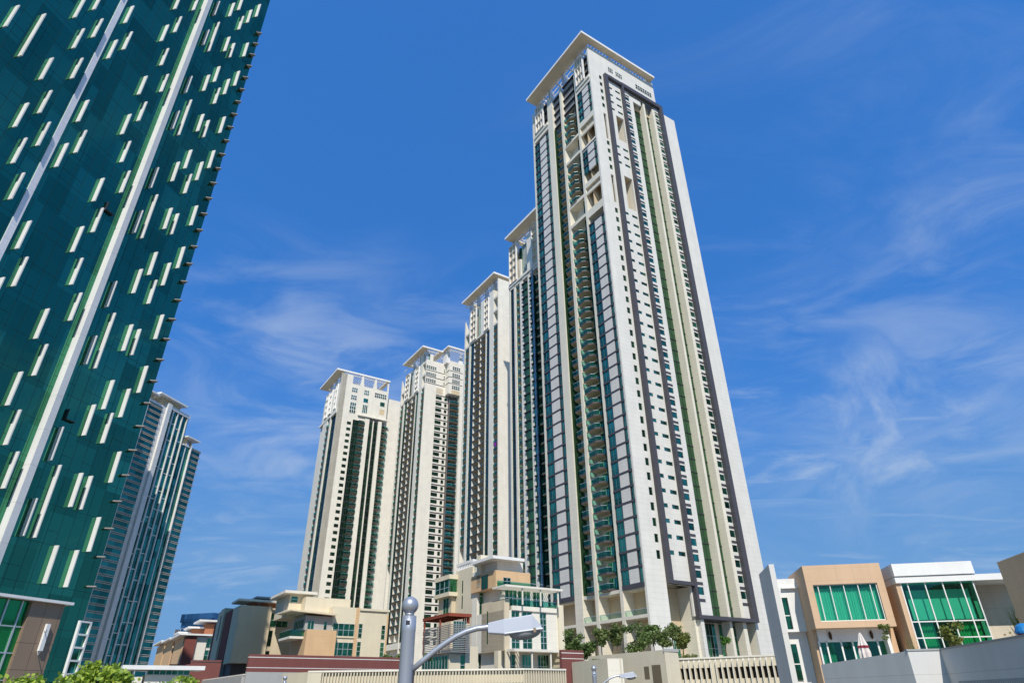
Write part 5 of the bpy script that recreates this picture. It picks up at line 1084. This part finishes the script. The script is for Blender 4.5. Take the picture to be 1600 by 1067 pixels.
# ================================================================== plants
def leaf_cloud(mb, c, rad, n, size, rnd, shell=.55, squash=.8, droop=0.0):
    for _ in range(n):
        while True:
            d = Vector((rnd.uniform(-1, 1), rnd.uniform(-1, 1), rnd.uniform(-1, 1)))
            if .05 < d.length < 1: break
        d = d.normalized() * (shell + (1 - shell) * rnd.random()) * rad * rnd.uniform(.75, 1.05); p = Vector(c) + Vector((d.x, d.y, d.z * squash))
        a = Vector((rnd.gauss(0, 1), rnd.gauss(0, 1), rnd.gauss(0, .6) - droop)).normalized(); b = a.cross(Vector((rnd.gauss(0, 1), rnd.gauss(0, 1), rnd.gauss(0, 1)))).normalized()
        s = size * rnd.uniform(.6, 1.3); w = s * .38
        mb.add([p - a * s * .5, p + b * w, p + a * s * .5, p - b * w], [(0, 1, 2, 3)])
def tree(label, xy, zb, h, r, mat, rnd, leaves=900, size=.28, clumps=9, squash=.8, name='terrace_tree', cat='tree', group=None, trunk_r=.09):
    t = thing(name, label, cat, xy, rnd.uniform(0, 360), group, zb)
    tr = MB(); top = h - r * squash
    tr.tube([(0, 0, -.3), (.05, .02, top * .5), (rnd.uniform(-.1, .1), rnd.uniform(-.1, .1), top)], trunk_r, 8, r2=trunk_r * .6)
    cr = MB()
    for i in range(clumps):
        a = 2 * math.pi * i / clumps + rnd.uniform(-.4, .4); q = rnd.uniform(.25, .75) * r; z = h - r * squash + rnd.uniform(-.75, .75) * r * squash
        c = (q * math.cos(a), q * math.sin(a), z); tr.tube([(0, 0, top * .85), (c[0] * .5, c[1] * .5, (top + z) / 2), c], trunk_r * .45, 5, r2=trunk_r * .15)
        leaf_cloud(cr, c, r * rnd.uniform(.36, .6), leaves // clumps, size, rnd, .35, .85)
    tr.build('trunk', BARK, t, dz=0); cr.build('crown', mat, t, dz=0); return t
BARK = paint('bark', (.17, .12, .08), scale=6, var=.3)
LEAFD = leaf('dark_leaves', (.06, .13, .03), (.20, .27, .08)); LEAFO = leaf('olive_leaves', (.09, .15, .04), (.25, .29, .10)); LEAFY = leaf('bright_leaves', (.15, .27, .025), (.44, .54, .07)); LEAFS = leaf('sparse_leaves', (.10, .16, .03), (.26, .26, .06))
rnd = random.Random(11)
def pol(a, d): return (math.sin(R(a)) * d, math.cos(R(a)) * d)
for a, d, zt, r, lab, mt in ((4.75, 96, 10.1, 1.35, 'dark green round tree at the left end of the terrace, beside the cream low-rise', LEAFD), (5.9, 95, 8.5, .95, 'smaller dark tree, second from the left on the terrace', LEAFD), (7.05, 94, 10.0, 1.0, 'slim upright tree, third from the left on the terrace', LEAFO),
        (8.3, 95, 10.5, 1.1, 'slim rounded tree, fourth from the left on the terrace', LEAFO), (10.1, 95, 10.5, 1.65, 'broad dense tree in the middle of the terrace planting', LEAFD), (11.25, 97, 11.0, 1.2, 'tree right of the broad middle one, against the tower corner', LEAFD),
        (11.95, 93, 9.9, 1.05, 'small tree over low hedge in front of white tower corner', LEAFO), (12.75, 95, 10.6, 1.2, 'taller tree with light trunk at the right of the terrace row', LEAFO), (13.5, 95, 9.5, 1.0, 'thin open tree at the right end of the terrace row', LEAFS)):
    tree(lab, pol(a, d), 5.4, zt - 5.4, r * 1.25, mt, rnd, 1700, .30, 12, .95, group='trees on the podium terrace')
def shrub(label, xy, zb, r, mat, n=350, size=.2, squash=.6, name='shrub', cat='shrub', group=None):
    t = thing(name, label, cat, xy, 0, group, zb); m = MB()
    for i in range(5): leaf_cloud(m, (rnd.uniform(-.6, .6) * r, rnd.uniform(-.6, .6) * r, r * squash * rnd.uniform(.4, .9)), r * rnd.uniform(.5, .75), n // 5, size, rnd, .3, squash)
    s = MB(); s.tube([(0, 0, -.2), (0, 0, r * squash)], .04, 6); s.build('stem', BARK, t, dz=0); m.build('foliage', mat, t, dz=0); return t
for a, d, r, lab, mt in ((11.6, 91, 1.1, 'low yellow-green hedge shrub under the small terrace tree', LEAFS), (12.6, 90, .9, 'low yellow-green hedge shrub at the terrace corner', LEAFS), (9.1, 90, .7, 'small dark shrub under the broad terrace tree', LEAFD), (13.9, 88, 1.0, 'clipped green shrub beside the base glazing', LEAFS), (6.6, 91, .8, 'low green shrub between the left terrace trees', LEAFD)):
    shrub(lab, pol(a, d), 5.5, r, mt)
tree('round bright green small tree in front of the tower base windows', pol(16.75, 92), 5.4, 3.1, .85, leaf('fresh_leaves', (.05, .15, .02), (.12, .26, .04)), rnd, 800, .22, 7)
shrub('small pink flowering plant beside the round bright tree', pol(17.5, 91), 5.5, .4, leaf('pink_petals', (.6, .3, .32), (.75, .5, .5)), 140, .16, 1.1, 'flowering_plant', 'plant')
for a, d, lab in ((-18.9, 95, 'small palm-like plant left of the lamp post, above the maroon wall'), (-17.0, 97, 'second small palm-like plant beside the tower base, above the maroon wall')) if False else ((-10.35, 102, 'small leafy plant left of the street lamp, above the maroon wall'), (-9.55, 102, 'small leafy plant close left of the lamp pole, above the maroon wall'), (-7.1, 101, 'small leafy plant right of the lamp pole, above the maroon wall')):
    shrub(lab, pol(a, d), 6.6, .75, LEAFD, 220, .32, 1.0, 'leafy_plant', 'plant')
for a, d, zt, r, lab in ((-34.6, 24, 2.35, 1.0, 'bright yellow-green tree top at the lower left corner, below the stone wall'), (-32.6, 23, 2.3, 1.1, 'bright yellow-green tree top, second from the left corner'), (-30.9, 24.5, 2.72, .85, 'tallest of the bright yellow-green tree tops, before the banded tower base'), (-29.3, 23.5, 2.5, .8, 'bright yellow-green tree top left of the white pavilion'), (-27.6, 24, 2.0, .9, 'bright yellow-green tree top between the two others before the white pavilion'), (-25.9, 25, 2.35, .8, 'bright yellow-green tree top in front of the white pavilion')):
    tree(lab, pol(a, d), GZ, zt - GZ, r, LEAFY, rnd, 2600, .15, 20, .8, 'street_tree', 'tree', 'bright street trees at the lower left', .1)
def reed(label, xy, zb, h, n, mat, spread=.5, name='ornamental_grass', cat='plant'):
    t = thing(name, label, cat, xy, 0, None, zb); m = MB()
    for i in range(n):
        a = rnd.uniform(0, 6.28); L = h * rnd.uniform(.6, 1.1); s = spread * rnd.random(); b = Vector((rnd.uniform(-.2, .2), rnd.uniform(-.2, .2), 0)); d = Vector((math.cos(a), math.sin(a), 0)); n_ = Vector((-d.y, d.x, 0)) * .02
        p1 = b + d * s * .35 + Vector((0, 0, L * .6)); p2 = b + d * s + Vector((0, 0, L))
        m.add([b - n_, b + n_, p1 + n_, p1 - n_, p2], [(0, 1, 2, 3), (3, 2, 4)])
    m.build('leaves', mat, t, dz=0); return t
p = vpt(12.9, -3.6); reed('tall wispy ornamental grass on the terrace before the beige villa wall', p, 2.4, 4.7, 260, LEAFS, 1.1)
p = vpt(7.9, -4.5); tree('leafy shrub with reddish tips in front of the green glazing', p, 2.4, 3.8, 1.05, LEAFS, rnd, 900, .2, 8, .8, 'garden_shrub', 'shrub', None, .03)
p = vpt(3.9, -3.5); tree('thin sapling in front of the right end of the peach villa', p, 2.4, 3.9, .6, LEAFS, rnd, 220, .17, 6, 1.2, 'sapling', 'tree', None, .02)
p = vpt(5.3, -4.0); reed('sparse yellowish plant before the brown side wall of the glazed villa', p, 2.4, 2.9, 50, LEAFS, .7)
p = vpt(11.6, -5.6); shrub('low leafy shrub beside the ornamental grass on the terrace', p, 2.4, 1.5, LEAFS, 420, .2, 1.3)
t = thing('planter', 'small blue lidded tub with dark red base at the right edge', 'tub', pol(36.35, 46), 0, None, 2.4)
m = MB(); m.lathe([(0, 0), (.3, 0), (.36, 1.9), (.36, 2.0), (0, 2.0)], (0, 0, 0), 16); m.build('base', paint('maroon_plastic', (.2, .02, .03), rough=.4), t, dz=0)
m = MB(); m.lathe([(.42, 2.0), (.44, 2.1), (.36, 2.35), (.15, 2.5), (0, 2.52)], (0, 0, 0), 16); m.build('lid', paint('blue_plastic', (.02, .2, .5), rough=.4), t, dz=0)

# ================================================================== ground
g = MB(); g.box(-2500, 2500, -500, 4000, GZ - 1, GZ); tag(g.build('ground', paint('dusty_ground', (0.22, 0.19, 0.15), scale=0.05)), kind='structure')
g = MB(); g.box(-90, 90, 12, 30, GZ, GZ + .006); tag(g.build('road', paint('asphalt', (0.05, 0.05, 0.052), scale=0.5, var=.15)), kind='structure')
